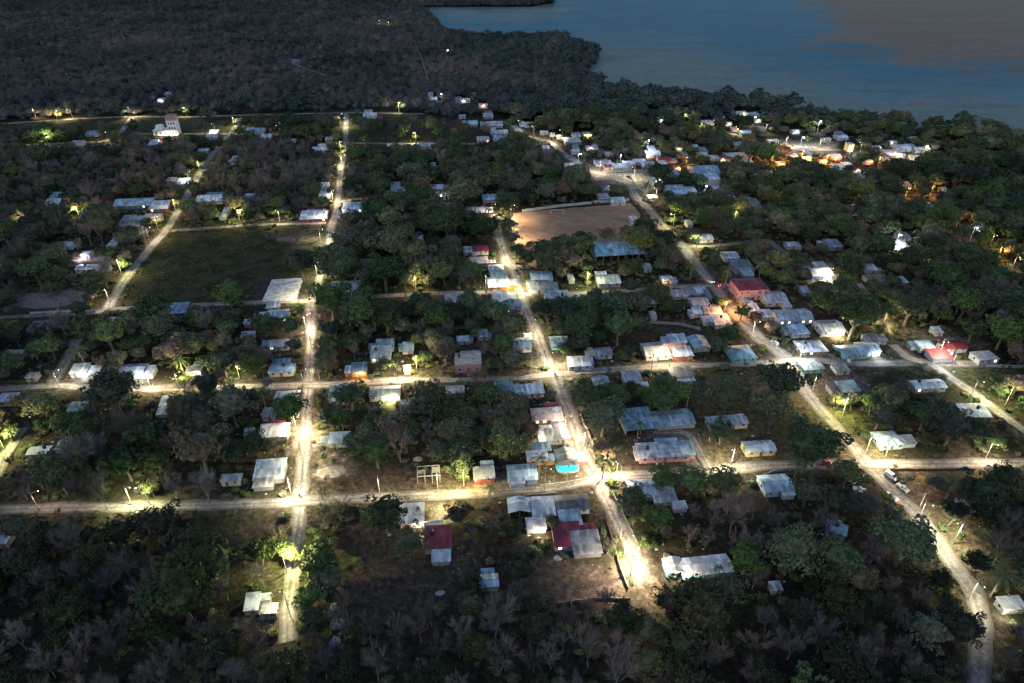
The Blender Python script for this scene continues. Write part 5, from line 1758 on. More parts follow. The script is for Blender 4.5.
# ------------------------------------------------------------------ one person at the junction
def person(x, y, rz, label):
    p = at(x, y)
    rt = root("person", (p.x, p.y, 0.07), R(rz))
    tag(rt, label, "person")
    V = [(0, 0, .93), (0, .02, 1.18), (0, .01, 1.42), (0, 0, 1.50), (0, -.02, 1.56), (0, -.03, 1.68), (0, -.02, 1.76),
         (.10, 0, .88), (.11, -.16, .50), (.11, -.10, .10), (.11, -.24, .05),
         (-.10, 0, .88), (-.11, .14, .50), (-.11, .30, .12), (-.11, .17, .05),
         (.19, .01, 1.40), (.25, .08, 1.12), (.25, -.06, .88), (.25, -.12, .78),
         (-.19, .01, 1.40), (-.25, -.08, 1.12), (-.25, -.22, .92), (-.25, -.28, .83)]
    E = [(0, 1), (1, 2), (2, 3), (3, 4), (4, 5), (5, 6), (0, 7), (7, 8), (8, 9), (9, 10), (0, 11), (11, 12), (12, 13), (13, 14),
         (2, 15), (15, 16), (16, 17), (17, 18), (2, 19), (19, 20), (20, 21), (21, 22)]
    RD = [.15, .14, .13, .065, .06, .105, .07, .095, .07, .05, .045, .095, .07, .05, .045, .065, .05, .04, .035, .065, .05, .04, .035]
    me = bpy.data.meshes.new("body")
    me.from_pydata(V, E, [])
    m, nt, b = nodes("skin_and_clothes")
    tc = nt.nodes.new("ShaderNodeTexCoord")
    sp = nt.nodes.new("ShaderNodeSeparateXYZ")
    nt.links.new(tc.outputs["Object"], sp.inputs[0])
    zz = mathn(nt, "DIVIDE", sp.outputs["Z"], 2.0)
    cr = ramp(nt, zz, [(0.0, (.03, .03, .03)), (.05, (.05, .055, .08)), (.46, (.05, .055, .08)), (.465, (.10, .035, .035)), (.745, (.10, .035, .035)), (.75, (.22, .12, .08)), (.845, (.22, .12, .08)), (.85, (.015, .012, .01))])
    cr.node.color_ramp.interpolation = "CONSTANT"
    nt.links.new(cr, b.inputs["Base Color"])
    me.materials.append(m)
    o = link("body", me, rt)
    sk = o.modifiers.new("skin", "SKIN")
    for i, r in enumerate(RD):
        me.skin_vertices[0].data[i].radius = (r, r)
    me.skin_vertices[0].data[0].use_root = True
    o.modifiers.new("smooth", "SUBSURF").levels = 1


person(872, 457.5, 30, "person in dark clothes walking across the road junction")
person(867, 455, 200, "second small figure standing near the person crossing the junction")


# ------------------------------------------------------------------ small things of the yards
def tank(x, y, z, label):
    p = at(x, y, z)
    o = MB()
    o.tube([(0, 0, 0), (0, 0, 1.0), (0, 0, 1.2), (0, 0, 1.32)], [.55, .55, .42, .2], 14)
    ob = o.make("water_tank", plain("tank_plastic", (.02, .02, .022), .45), None, smooth=False)
    ob.location = p
    tag(ob, label, "water tank", "roof water tanks")


tank(647, 449, 2.9, "black water tank on the pink house's patchwork roof")
tank(459, 357, 5.4, "black water tank on the pink block house's flat roof")
tank(434, 553, 0, "black water tank behind the crimson house's white lean-to")
tank(721, 317.5, 3.6, "black water tank on the zinc roof beside the roadside tree")


_tk = random.Random(21)
for (hx, hy, hw, hh, lab, gx, gy) in _tk.sample([h_ for h_ in HOUSE_REF if h_[2] >= 17 and h_[1] > 240 and "roofless" not in h_[4] and "unfinished" not in h_[4]], 16):
    tank(hx + hw * _tk.uniform(-.3, .3), hy - hh * .15, 3.2, " ".join(("black water tank on the roof of the " + lab).split()[:16]))
person(641, 179, 80, "person standing on the open plaza")
person(622, 176, 10, "person at the shop row side of the plaza")
person(594, 474, 120, "person standing in the lit lower crossroads")
person(300, 498, 60, "person at the left lane and lower street crossing")
person(555, 377, 200, "person walking through the centre crossroads")


def goal(x, y, rz, label):
    p = at(x, y)
    rt = root("football_goal", (p.x, p.y, .02), R(rz))
    tag(rt, label, "football goal")
    w_ = plain("white_paint", (.75, .75, .75), .5)
    for s in (-1, 1):
        MB().tube([(s * 3.6, 0, 0), (s * 3.6, 0, 2.4)], .07, 8).make("post", w_, rt)
        MB().tube([(s * 3.6, 0.05, 2.3), (s * 3.6, 1.4, 0.05)], .04, 6).make("brace", w_, rt)
    MB().tube([(-3.6, 0, 2.44), (3.6, 0, 2.44)], .07, 8).make("crossbar", w_, rt)


goal(557, 214, GRID, "white goal frame at the far end of the brown pitch")
goal(590, 246, GRID + 180, "white goal frame at the hall end of the brown pitch")


def heap(name, x, y, w, d, h, mat, label, cat, seed):
    p = at(x, y)
    rr = random.Random(seed)
    bm = bmesh.new()
    bmesh.ops.create_grid(bm, x_segments=22, y_segments=16, size=1)
    for v in bm.verts:
        r2 = v.co.x ** 2 + v.co.y ** 2
        k = max(0, 1 - r2)
        n = mnoise.noise(Vector((v.co.x * 3 + seed, v.co.y * 3, seed)))
        v.co = (v.co.x * w / 2 * (1 + .15 * n), v.co.y * d / 2 * (1 + .15 * n), h * k ** .8 * (.75 + .5 * n) - .02 + (rr.uniform(-.06, .06) * h if k > 0 else 0))
    me = bpy.data.meshes.new(name)
    bm.to_mesh(me)
    bm.free()
    me.materials.append(mat)
    o = link(name, me, None, p)
    o.rotation_euler = (0, 0, R(GRID))
    tag(o, label, cat)


M_RUB = turf_mat("rubble", (.13, .11, .10), (.10, .085, .075), (.2, .18, .16), .5)
M_SAND = turf_mat("lime_sand", (.30, .26, .21), (.24, .2, .165), (.34, .3, .25), .5)
M_TARP = turf_mat("pale_tarp", (.26, .27, .28), (.16, .165, .17), (.36, .37, .38), .8)
heap("rubble_mound", 52, 299, 30, 16, 3.0, M_RUB, "broad grey rubble mound by the left end of upper street", "mound", 1)
heap("sand_heap", 331, 472, 9, 5, 1.0, M_SAND, "pale limestone heap beside the bright left lane", "heap", 2)
heap("sand_heap", 418, 459, 3, 2.4, .9, M_SAND, "small pinkish sand heap above the unfinished block frame", "heap", 3)
heap("tarp_heap", 337, 624, 3.6, 3.0, 1.1, M_TARP, "pale mottled heap in the lower woods", "heap", 4)
heap("tarp_heap", 335, 642, 2.8, 2.8, 1.6, M_TARP, "round pale tarp-covered heap lowest in the woods", "heap", 5)
heap("tarp_heap", 335, 607, 2.6, 2.2, 1.2, M_TARP, "square pale heap uppermost of the three in the woods", "heap", 6)
heap("earth_heap", 906, 477, 6, 3.5, .8, plain("dark_earth", (.02, .016, .013), .95), "dark earth heap beside the white parked car", "heap", 7)
heap("scrap_heap", 558, 558, 2.4, 2, .5, M_TARP, "white scrap on the bare brown lot", "scrap heap", 8)
heap("scrap_heap", 440, 593, 2.6, 1.6, .4, M_TARP, "white scrap among the brush below crimson house", "scrap heap", 9)


# unfinished concrete frame
def frame():
    p = at(429, 478)
    rt = root("concrete_frame", (p.x, p.y, 0), R(GRID))
    tag(rt, "unfinished grey concrete block frame on the lower street", "building frame")
    for x in (-3.4, -1.1, 1.1, 3.4):
        for y in (-2.2, 2.2):
            MB().box(x - .11, y - .11, 0, x + .11, y + .11, 2.9).make("column", WALL["g"], rt)
    for y in (-2.2, 2.2):
        MB().box(-3.5, y - .1, 2.903, 3.5, y + .1, 3.15).make("beam", WALL["g"], rt)
    for i, x in enumerate((-3.4, -1.1, 1.1, 3.4)):
        MB().box(x - .1, -2.09, 2.905, x + .1, 2.09, 3.148).make("beam", WALL["g"], rt)
    MB().box(-3.28, 2.1, 0, -1.22, 2.3, 1.6).make("wall", WALL["g"], rt)
    MB().box(1.22, 2.1, 0, 3.28, 2.3, 2.4).make("wall", WALL["g"], rt)
    HOUSE_BOX.append((416, 463, 441, 486))


frame()


def pool():
    p = at(567, 466.5)
    rt = root("swimming_pool", (p.x, p.y, 0), R(GRID))
    tag(rt, "round-ended turquoise swimming pool in front of the grey-roofed corner house", "swimming pool")
    n, rx, ry = 28, 3.5, 2.8
    sup = lambda k, g: (math.copysign(abs(math.cos(k)) ** .6, math.cos(k)) * (rx + g), math.copysign(abs(math.sin(k)) ** .6, math.sin(k)) * (ry + g))
    mb = MB()
    vs, fs = [], []
    for i in range(n):
        k = 2 * math.pi * i / n
        a, b = sup(k, .22), sup(k, 0)
        vs += [(*a, 0), (*a, .42), (*b, .42), (*b, .05)]
    for i in range(n):
        j = (i + 1) % n
        for q in range(3):
            fs.append((i * 4 + q, j * 4 + q, j * 4 + q + 1, i * 4 + q + 1))
    mb.add(vs, fs).make("rim", WALL["l"], rt)
    w = MB().add([(*sup(2 * math.pi * i / n, -.004), .33) for i in range(n)], [tuple(range(n))])
    w.make("pool_water", plain("pool_water", (.03, .50, .66), .12), rt)
    HOUSE_BOX.append((555, 455, 580, 472))
    HOUSE_FOOT.append((p.x, p.y, 7, 6))


pool()


# boundary walls
def bwall(pts, h, mat, label):
    mb = MB()
    P = [at(*q) for q in pts]
    o0 = P[0].copy()
    for i in range(len(P) - 1):
        a, b = P[i] - o0, P[i + 1] - o0
        t = (b - a).normalized()
        n = Vector((-t.y, t.x, 0)) * .12
        L = (b - a).length
        k = max(1, int(L / 2.5))
        for j in range(k):
            q0, q1 = a.lerp(b, j / k + (.002 if j else 0)), a.lerp(b, (j + 1) / k)
            hh = h * RND.uniform(.88, 1.06)
            mb.add([q0 - n, q1 - n, q1 + n, q0 + n, q0 - n + Vector((0, 0, hh)), q1 - n + Vector((0, 0, hh)), q1 + n + Vector((0, 0, hh)), q0 + n + Vector((0, 0, hh))],
                   [(0, 3, 2, 1), (4, 5, 6, 7), (0, 1, 5, 4), (1, 2, 6, 5), (2, 3, 7, 6), (3, 0, 4, 7)])
    o = mb.make("boundary_wall", mat)
    o.location = o0
    tag(o, label, "wall", "low boundary walls")


bwall([(580, 416), (587, 432), (594, 448)], 1.4, WALL["g"], "grey wall under the tree overhanging the centre lane")
bwall([(522, 212), (560, 207), (600, 203), (629, 201)], 1.6, WALL["w"], "long pale wall along the top of the brown pitch")
bwall([(632, 181), (637, 188), (648, 196)], 1.2, WALL["c"], "cream wall curving along the main road bend")
bwall([(613, 496), (621, 512), (630, 530), (640, 552)], 1.1, WALL["g"], "wall on the outer side of centre lane's end")
bwall([(607, 524), (614, 546), (620, 570), (628, 590)], 1.1, WALL["n"], "mossy wall on the inner side of centre lane's end")
bwall([(507, 500), (530, 497), (556, 495)], 1.1, WALL["g"], "low wall before the zinc houses of lower street")
bwall([(540, 486), (566, 483), (588, 479)], .5, WALL["c"], "low kerb wall of the corner lawn")
bwall([(640, 323), (680, 325), (700, 330)], 1.2, WALL["g"], "wall at the top of the dark fenced plot")
bwall([(890, 470), (935, 470), (975, 470)], .8, WALL["n"], "low wall along the street right of junction")
bwall([(30, 314), (70, 312), (96, 312)], 1.0, WALL["w"], "pale wall at the left end of upper street")
bwall([(760, 478), (775, 472), (790, 470)], 1.0, WALL["g"], "short wall below the tall junction tree")
bwall([(832, 347), (842, 356), (850, 363)], 1.3, WALL["c"], "pale wall beside the back lane")
bwall([(558, 604), (596, 599), (628, 600)], .8, WALL["n"], "dark wall at the foot of the bare lot")
bwall([(986, 367), (1024, 368), (1060, 370)], 1.3, WALL["w"], "pale wall right of the violet-white lamp")
# ------------------------------------------------------------------ trees (unit size: crown radius about 1)
def crown_mesh(name, seed, mat, lobes=34, leaves=46, size=.085, flat=.72, zc=1.25, core=True, airy=0.0):
    g = np.random.default_rng(seed)
    V, Fs = [], []
    u = g.normal(size=(lobes, 3))
    u /= np.linalg.norm(u, axis=1)[:, None]
    u[:, 2] = np.abs(u[:, 2]) * 1.1 - .30
    rad = g.uniform(.45, .86, lobes)
    ctr = u * rad[:, None] * np.array([1, 1, flat])
    ctr *= 1 + .24 * g.normal(size=(lobes, 1))
    ctr[:, 2] += .10 * g.normal(size=lobes)
    lr = g.uniform(.20, .40, lobes) * (1 - .25 * airy)
    n = lobes * leaves
    li = np.repeat(np.arange(lobes), leaves)
    d = g.normal(size=(n, 3))
    d /= np.linalg.norm(d, axis=1)[:, None]
    d[:, 2] = np.where(d[:, 2] < -.35, -d[:, 2], d[:, 2])
    p = ctr[li] + d * (lr[li] * g.uniform(.72, 1.10, n))[:, None] * np.array([1, 1, .8])
    p[:, 2] += zc
    nn = d * .7 + g.normal(size=(n, 3)) * .55 + np.array([0, 0, .45])
    nn /= np.linalg.norm(nn, axis=1)[:, None]
    ref = g.normal(size=(n, 3))
    e1 = np.cross(nn, ref)
    e1 /= np.linalg.norm(e1, axis=1)[:, None]
    e2 = np.cross(nn, e1)
    s = size * g.uniform(.6, 1.35, n)[:, None]
    q = np.stack([p + e1 * s, p + e2 * s * .62, p - e1 * s, p - e2 * s * .62], 1).reshape(-1, 3)
    V = q.tolist()
    Fs = (np.arange(n)[:, None] * 4 + np.arange(4)[None]).tolist()
    if core:
        bm = bmesh.new()
        bmesh.ops.create_icosphere(bm, subdivisions=3, radius=1)
        for v in bm.verts:
            k = .60 + .22 * mnoise.noise(v.co * 2.1 + Vector((seed, seed * .7, 0)))
            v.co = Vector((v.co.x * k, v.co.y * k, v.co.z * k * flat + zc + .02))
        o = len(V)
        V += [tuple(v.co) for v in bm.verts]
        Fs += [[v.index + o for v in f.verts] for f in bm.faces]
        bm.free()
    return mesh(name, V, Fs, mat)


def limb_trunk(seed, mat, zc=1.25):
    rr = random.Random(seed)
    mb = MB()
    lean = (rr.uniform(-.12, .12), rr.uniform(-.12, .12))
    fork = (lean[0] * .6, lean[1] * .6, .62)
    mb.tube([(0, 0, -.02), (lean[0] * .3, lean[1] * .3, .3), fork], [.085, .07, .06], 7)
    for i in range(4):
        a = i * 1.57 + rr.uniform(-.4, .4)
        e = (fork[0] + math.cos(a) * .5, fork[1] + math.sin(a) * .5, zc + rr.uniform(-.1, .25))
        m_ = (fork[0] + math.cos(a) * .2, fork[1] + math.sin(a) * .2, .85)
        mb.tube([fork, m_, e], [.05, .036, .015], 5)
    return mb


def bare_parts(seed, spread=1.0):
    """trunk mesh builder, and branches as fine three-sided limbs and flat twigs"""
    rr = random.Random(seed)
    tr, br = MB(), MB()
    V, Fs = br.v, br.f

    def rod(a, b, r0, r1):
        br.tube([a, b], [r0, r1], 3, cap=False)

    def twig(a, b, w):
        t = (b - a).normalized()
        s = t.cross(Vector((rr.uniform(-1, 1), rr.uniform(-1, 1), rr.uniform(-1, 1)))).normalized() * w
        k = len(V)
        V.extend([tuple(a - s), tuple(a + s), tuple(b)])
        Fs.append((k, k + 1, k + 2))

    def turned(d, ang, lift):
        ax = d.cross(Vector((rr.uniform(-1, 1), rr.uniform(-1, 1), rr.uniform(-1, 1)))).normalized()
        e = Matrix.Rotation(ang, 3, ax) @ d
        e.z += lift
        return e.normalized()

    def grow(p, d, L, r, lev):
        m_ = p + turned(d, rr.uniform(0, .2), 0) * L * .5
        e = m_ + turned(d, rr.uniform(0, .25), .08) * L * .5
        rod(p, m_, r, r * .8)
        rod(m_, e, r * .8, r * .55)
        if lev == 0:
            for i in range(26):
                q = p.lerp(e, rr.uniform(.1, 1))
                twig(q, q + turned(d, rr.uniform(.2, .8), .12) * L * rr.uniform(.5, 1.15), .0050)
            return
        for i in range(4):
            t = 1.0 if i == 0 else rr.uniform(.3, 1)
            q = (p.lerp(m_, t * 2) if t < .5 else m_.lerp(e, t * 2 - 1))
            grow(q, turned(d, rr.uniform(.12, .3) if i == 0 else rr.uniform(.4, .8) * spread, .1), L * rr.uniform(.60, .8), r * .56, lev - 1)
    fork = Vector((rr.uniform(-.08, .08), rr.uniform(-.08, .08), rr.uniform(.35, .55)))
    tr.tube([(0, 0, -.02), tuple(fork * .5 + Vector((rr.uniform(-.04, .04), 0, 0))), tuple(fork)], [.038, .032, .025], 6)
    n0 = rr.choice((4, 5, 5))
    for i in range(n0):
        a = i * 6.283 / n0 + rr.uniform(-.4, .4)
        k = rr.uniform(.25, .62)
        d = Vector((math.cos(a) * k, math.sin(a) * k, 1)).normalized()
        grow(fork, d, rr.uniform(.58, .74), .0155, 2)
    return tr, br


LEAFY, BARE = [], []
for i, (mt, lb, lv, fl, ai) in enumerate([("dark", 36, 46, .74, 0), ("dark", 30, 50, .62, 0), ("green", 36, 44, .72, 0), ("green", 30, 46, .85, .2), ("green", 26, 44, .6, .5),
                                          ("olive", 38, 44, .74, 0), ("olive", 28, 44, .62, .4), ("grey", 30, 40, .8, .6), ("red", 32, 36, .7, .6), ("dark", 34, 46, .9, 0)]):
    LEAFY.append((mt, crown_mesh("crown", 20 + i, M_LEAF[mt], lb, int(lv * 1.5), .066, fl, core=True, airy=ai), mesh("trunk", *(lambda m_: (m_.v, m_.f))(limb_trunk(50 + i, None)), M_TRUNK)))
for i in range(7):
    t_, b_ = bare_parts(80 + i, 1.1 if i % 2 else .85)
    BARE.append((mesh("branches", b_.v, b_.f, M_TWIG if i % 3 else M_TWIG2), mesh("trunk", t_.v, t_.f, M_TRUNKP)))


N_L, N_B = len(LEAFY), len(BARE)
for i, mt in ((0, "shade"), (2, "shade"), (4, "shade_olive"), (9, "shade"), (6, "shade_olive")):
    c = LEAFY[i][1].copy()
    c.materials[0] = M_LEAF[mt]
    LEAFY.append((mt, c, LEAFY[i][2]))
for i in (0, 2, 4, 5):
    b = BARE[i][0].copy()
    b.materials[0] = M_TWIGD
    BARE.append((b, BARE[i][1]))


# palms
def palm_meshes(seed):
    rr = random.Random(seed)
    tr = MB()
    k = rr.uniform(-.12, .12)
    tr.tube([(0, 0, -.02), (k * .3, 0, .35), (k, 0, .75), (k * 1.5, 0, 1.0)], [.032, .024, .02, .022], 7)
    V, Fs = [], []
    top = Vector((k * 1.5, 0, 1.0))
    for i in range(17):
        a = i * 2.4 + rr.uniform(-.2, .2)
        el = rr.uniform(-.15, 1.05)
        L = rr.uniform(.52, .66)
        pts = []
        p = top.copy()
        e = el
        for s in range(7):
            pts.append(p.copy())
            p = p + Vector((math.cos(a) * math.cos(e), math.sin(a) * math.cos(e), math.sin(e))) * L / 6
            e -= .30
        for s in range(6):
            p, q = pts[s], pts[s + 1]
            t = (q - p).normalized()
            sd = t.cross(Vector((0, 0, 1)))
            sd = sd.normalized() if sd.length > .01 else Vector((1, 0, 0))
            for half in (0, .5):
                b = p.lerp(q, half)
                wd = .10 * (1 - .5 * abs(s + half - 2.5) / 3.5)
                for sg in (-1, 1):
                    tip = b + sd * sg * wd + t * .045 + Vector((0, 0, -.035 - .02 * s / 6))
                    n = len(V)
                    V.extend([tuple(b), tuple(b + t * .030), tuple(tip)])
                    Fs.append((n, n + 1, n + 2))
            n = len(V)
            V.extend([tuple(p - sd * .005), tuple(p + sd * .005), tuple(q + sd * .004), tuple(q - sd * .004)])
            Fs.append((n, n + 1, n + 2, n + 3))
    return mesh("trunk", tr.v, tr.f, M_TRUNKP), mesh("fronds", V, Fs, M_PALM)


PALM_ME = [palm_meshes(s) for s in (3, 5, 9)]
for i, (x, y, rpx, label, hm) in enumerate(PALMS):
    p = at(x, y, hm * .95)
    rt = root("palm_tree", (p.x, p.y, 0), RND.uniform(0, 6.28))
    rt.scale = (hm * .9,) * 2 + (hm,)
    tag(rt, label, "palm", "coconut palms of the village")
    t_, f_ = PALM_ME[i % 3]
    link("trunk", t_, rt)
    link("fronds", f_, rt)


def plant(kind, variant, x, y, r, label, group, zs=1.0):
    rt = root("leafy_tree" if kind == "leafy" else "bare_tree", (x, y, 0), RND.uniform(0, 6.28))
    rt.scale = (r * RND.uniform(.92, 1.08), r * RND.uniform(.92, 1.08), r * zs)
    tag(rt, label, "tree", group)
    if kind == "leafy":
        _, c, t = LEAFY[variant]
        link("trunk", t, rt)
        link("crown", c, rt)
    else:
        b, t = BARE[variant]
        link("trunk", t, rt)
        link("branches", b, rt)
    return rt


by_leaf = {}
for i, (mt, c, t) in enumerate(LEAFY):
    by_leaf.setdefault(mt, []).append(i)
TREES = []                                   # x, y, r already standing
grid_cells = {}


def put(x, y, r):
    TREES.append((x, y, r))
    grid_cells.setdefault((int(x // 12), int(y // 12)), []).append((x, y, r))


for (x, y, rp, lf, label) in BIGTREES:
    if not label:
        continue
    d = depth_at(y, 5)
    r = rp * d / F * 1.2
    p = at(x, y, r * 1.2)
    plant("leafy", RND.choice(by_leaf[lf]), p.x, p.y, r, label, None, 1.0)
    put(p.x, p.y, r)

for (x, y, pw, col, h, lab, sw) in LAMPS:
    if col not in "yo" or pw < .3:
        continue
    p = at(x, y)
    r = RND.uniform(2.2, 3.2)
    plant("leafy", RND.choice([2, 3, 4, 5, 6]), p.x + RND.uniform(-.8, .8), p.y + r + .9, r, "glowing yellow-green tree behind the " + lab if col == "y" else "glowing orange-lit tree behind the " + lab, None, 1.0)
    put(p.x, p.y + r + .9, r)

# shared lists for the rejection tests
HB = np.array(HOUSE_BOX)
HF = np.array(HOUSE_FOOT)
LP = np.array([(a, b, c, d) for a, b, c, d in LAMP_PX])
CLEAR = [(PITCH_POLY, 0.0), (FIELD_POLY, 0.0), (SLAB_POLY, 0.0)] + [(p_, q_) for p_, q_ in [
    ([(318, 462), (400, 464), (470, 487), (430, 492), (318, 496)], .02), ([(535, 560), (605, 558), (628, 600), (560, 606), (520, 592)], .02),
    ([(620, 320), (690, 322), (712, 338), (615, 342)], .05), ([(697, 373), (765, 369), (800, 395), (850, 450), (830, 462), (705, 464)], .05),
    ([(515, 466), (590, 466), (592, 478), (512, 486)], 0.0), ([(893, 468), (1005, 468), (985, 482), (950, 512), (915, 510)], .06),
    ([(930, 365), (1024, 372), (1024, 398), (985, 392)], .12), ([(350, 525), (420, 525), (480, 550), (500, 590), (400, 615), (350, 605)], .16),
    ([(360, 118), (478, 118), (478, 141), (350, 141)], .10), ([(135, 119), (236, 119), (226, 133), (125, 133)], .10),
    ([(240, 270), (320, 270), (305, 303), (240, 303)], .05), ([(245, 230), (322, 228), (318, 243)], .0), ([(10, 290), (90, 288), (90, 312), (15, 312)], .05),
    ([(585, 165), (655, 168), (655, 192), (630, 192), (590, 178)], 0.0), ([(765, 138), (862, 140), (850, 157), (770, 156)], .03),
    ([(640, 575), (668, 585), (668, 606), (640, 604)], .05), ([(820, 372), (872, 372), (872, 396), (830, 398)], .15), ([(720, 268), (745, 272), (760, 300), (735, 300)], .05),
    ([(645, 425), (710, 428), (712, 466), (620, 468), (612, 440)], .03), ([(905, 332), (990, 336), (990, 362), (900, 352)], .1),
    ([(250, 44), (330, 46), (352, 78), (262, 76)], .22), ([(200, 515), (288, 515), (285, 590), (235, 580)], .3), ([(530, 355), (592, 362), (595, 388), (525, 388)], .2),
    ([(0, 205), (50, 205), (50, 220), (0, 220)], .2), ([(66, 250), (116, 248), (118, 272), (70, 272)], .15), ([(0, 126), (118, 122), (112, 136), (0, 138)], .25),
    ([(120, 372), (215, 378), (215, 394), (150, 394)], .1), ([(60, 362), (115, 362), (112, 386), (60, 386)], .15), ([(800, 262), (836, 262), (836, 282), (802, 282)], .05)]]


def zone(px, py):
    """(phrase, density, share of leafy trees, mean radius)"""
    if 640 < px < 955 and 112 < py < 172:
        return "among the houses around the town square", .75, .98, 3.4
    if py > 515 and px < 290:
        return "in the dark woods below lower street, left of the lane", 1.0, .52, 4.3
    if py > 610 and px < 660:
        return "along the bottom of the photo between lane and long white roof", 1.0, .16, 4.5
    if py > 515 and px < 600:
        return "in the brush between the lower lane and the bare lot", .45, .45, 3.4
    if py > 490 and px > 930:
        return "in the dark woods right of the sandy track", 1.0, .75, 4.6
    if py > 490:
        return "in the dark woods between long white roof and sandy track", .95, .36, 4.5
    if py > 395 and px < 290:
        return "in the dense block between middle and lower street, far left", 1.0, .72, 5.0
    if py > 385 and px < 560:
        return "in the block between the left lane and centre lane", .95, .72, 4.5
    if py > 385 and px < 850:
        return "in the school block right of the centre lane", .75, .92, 4.3
    if py > 365:
        return "in the grove right of the main road", 1.0, .95, 4.8
    if py > 300 and px < 305:
        return "in the block above middle street, left of left lane", 1.0, .82, 4.6
    if py > 230 and px < 150:
        return "in the dark block left of the diagonal road", 1.0, .55, 4.5
    if py > 285 and px < 540:
        return "in the block above middle street by the centre lane", 1.0, .78, 4.6
    if py > 215 and px < 510:
        return "between the left lane and the top of centre lane", 1.0, .90, 5.0
    if py > 255 and px < 770:
        return "in the block between centre lane and main road", .95, .95, 4.6
    if py > 300:
        return "in the dense grove at the right edge", 1.0, .92, 5.6
    if py > 160 and px > 640:
        return "in the wide dark grove below the town square", 1.0, 1.0, 5.6
    if py > 145 and px < 340:
        return "in the dry woods above the grass field", 1.0, .26, 4.2
    if py > 130 and px < 640:
        return "in the woods between far cross street and plaza", 1.0, .92, 5.0
    if px > 620 or (px > 500 and py > 112):
        return "in the belt between the village and the lake", 1.0, 1.3, 6.6
    if py > 105:
        return "around the far road and tower", .55, .5, 3.8
    return "far", 1.0, min(.95, .18 + .75 * max(0, px - 430) / 240) if py > 14 else .6, 3.1 + 2.0 * min(1, max(0, px - 430) / 240)


def rejected(x, y, r, px, py, rp, rnd):
    """would the crown stand on a house, a road or a lamp, or hide one of them"""
    if ((np.abs(HF[:, 0] - x) < HF[:, 2] / 2 + r * .55) & (np.abs(HF[:, 1] - y) < HF[:, 3] / 2 + r * .55)).any():
        return True
    cy = py - 1.25 * r * .8 * rp / r
    ov = (HB[:, 0] - rp * .46 < px) & (HB[:, 2] + rp * .46 > px) & (HB[:, 1] - rp * .30 < cy) & (HB[:, 3] + rp * .45 > cy)
    if ov.any() and rnd.random() < .97:
        return True
    for ri, (w, pts, wpx) in enumerate(ROAD_PX):
        if not (pts[:, 0].min() - 30 < px < pts[:, 0].max() + 30):
            continue
        dd = np.hypot(pts[:, 0] - px, (pts[:, 1] - cy) * 1.0)
        k = dd.argmin()
        if dd[k] < rp * (.74 if ROAD_N[ri] in ("left lane", "centre lane", "main road", "plaza street", "sandy street", "diagonal road", "far cross street", "far road", "field street", "fork lane", "side road") and py < 520 or (ROAD_N[ri] == "lower street" and px > 265) else .50) + wpx[k] * .5 and rnd.random() < .95:
            return True
        if ROAD_N[ri] == "lower street" and px < 265 and rnd.random() < .6:
            continue
        gd = np.hypot(pts[:, 2] - x, pts[:, 3] - y).min()
        if gd < w * .5 + r * .35:
            return True
    if (np.hypot(LP[:, 0] - px, (LP[:, 1] - cy)) < rp * .9).any() and rnd.random() < .9:
        return True
    if (np.hypot(LP[:, 2] - x, LP[:, 3] - y) < r * .8 + .8).any():
        return True
    return False


ROAD_PX = []
for w, line in ROAD_W:
    a_ = np.array(line)
    ok_ = a_[:, 1] > 40
    a_ = a_[ok_]
    qx, qy, qd = see_np(a_[:, 0], a_[:, 1])
    ROAD_PX.append((w, np.stack([qx, qy, a_[:, 0], a_[:, 1]], 1), w * F / qd))

lake_np = LAKE_L


def fits(x, y, r, gap):
    ci, cj = int(x // 12), int(y // 12)
    for i in (ci - 1, ci, ci + 1):
        for j in (cj - 1, cj, cj + 1):
            for (a, b, s) in grid_cells.get((i, j), ()):
                if (a - x) ** 2 + (b - y) ** 2 < ((r + s) * gap) ** 2:
                    return False
    return True


def scatter(n, y0, y1, far):
    out = []
    rnd = random.Random(11 + far)
    g = np.random.default_rng(17 + far)
    # uniform over the ground that the camera sees, with a margin
    Yc = np.sqrt(g.uniform(y0 ** 2, y1 ** 2, n))
    Xc = g.uniform(-1, 1, n) * (Yc * .72 + 75)
    px, py, d = see_np(Xc, Yc)
    wet = inside(Xc, Yc, lake_np) | (seg_dist(Xc, Yc, lake_np, True) < 1.5)
    clear = np.ones(n)
    for poly, k in CLEAR:
        ins = inside(px, py, poly) | (seg_dist(px, py, poly, True) < 2)
        clear = np.where(ins, np.minimum(clear, k), clear)
    for i in range(n):
        if wet[i] or rnd.random() > clear[i]:
            continue
        x, y = float(Xc[i]), float(Yc[i])
        ph, dens, lf, rm = zone(px[i], py[i])
        r = rm * math.exp(rnd.gauss(0, .27))
        r = min(max(r, 1.7), 8.0)
        kind = "leafy" if rnd.random() < lf + (.16 if not far else .45) * mnoise.noise(Vector((x * .008, y * .008, 3))) else "bare"
        if kind == "bare":
            r *= .88
        if rnd.random() > dens:
            continue
        if not fits(x, y, r, (.44 if far else .50) if dens > .8 else .56):
            continue
        if rejected(x, y, r, px[i], py[i], r * F / d[i], rnd):
            continue
        put(x, y, r)
        out.append((r * F / d[i], kind, x, y, r, ph, px[i], py[i]))
    return out


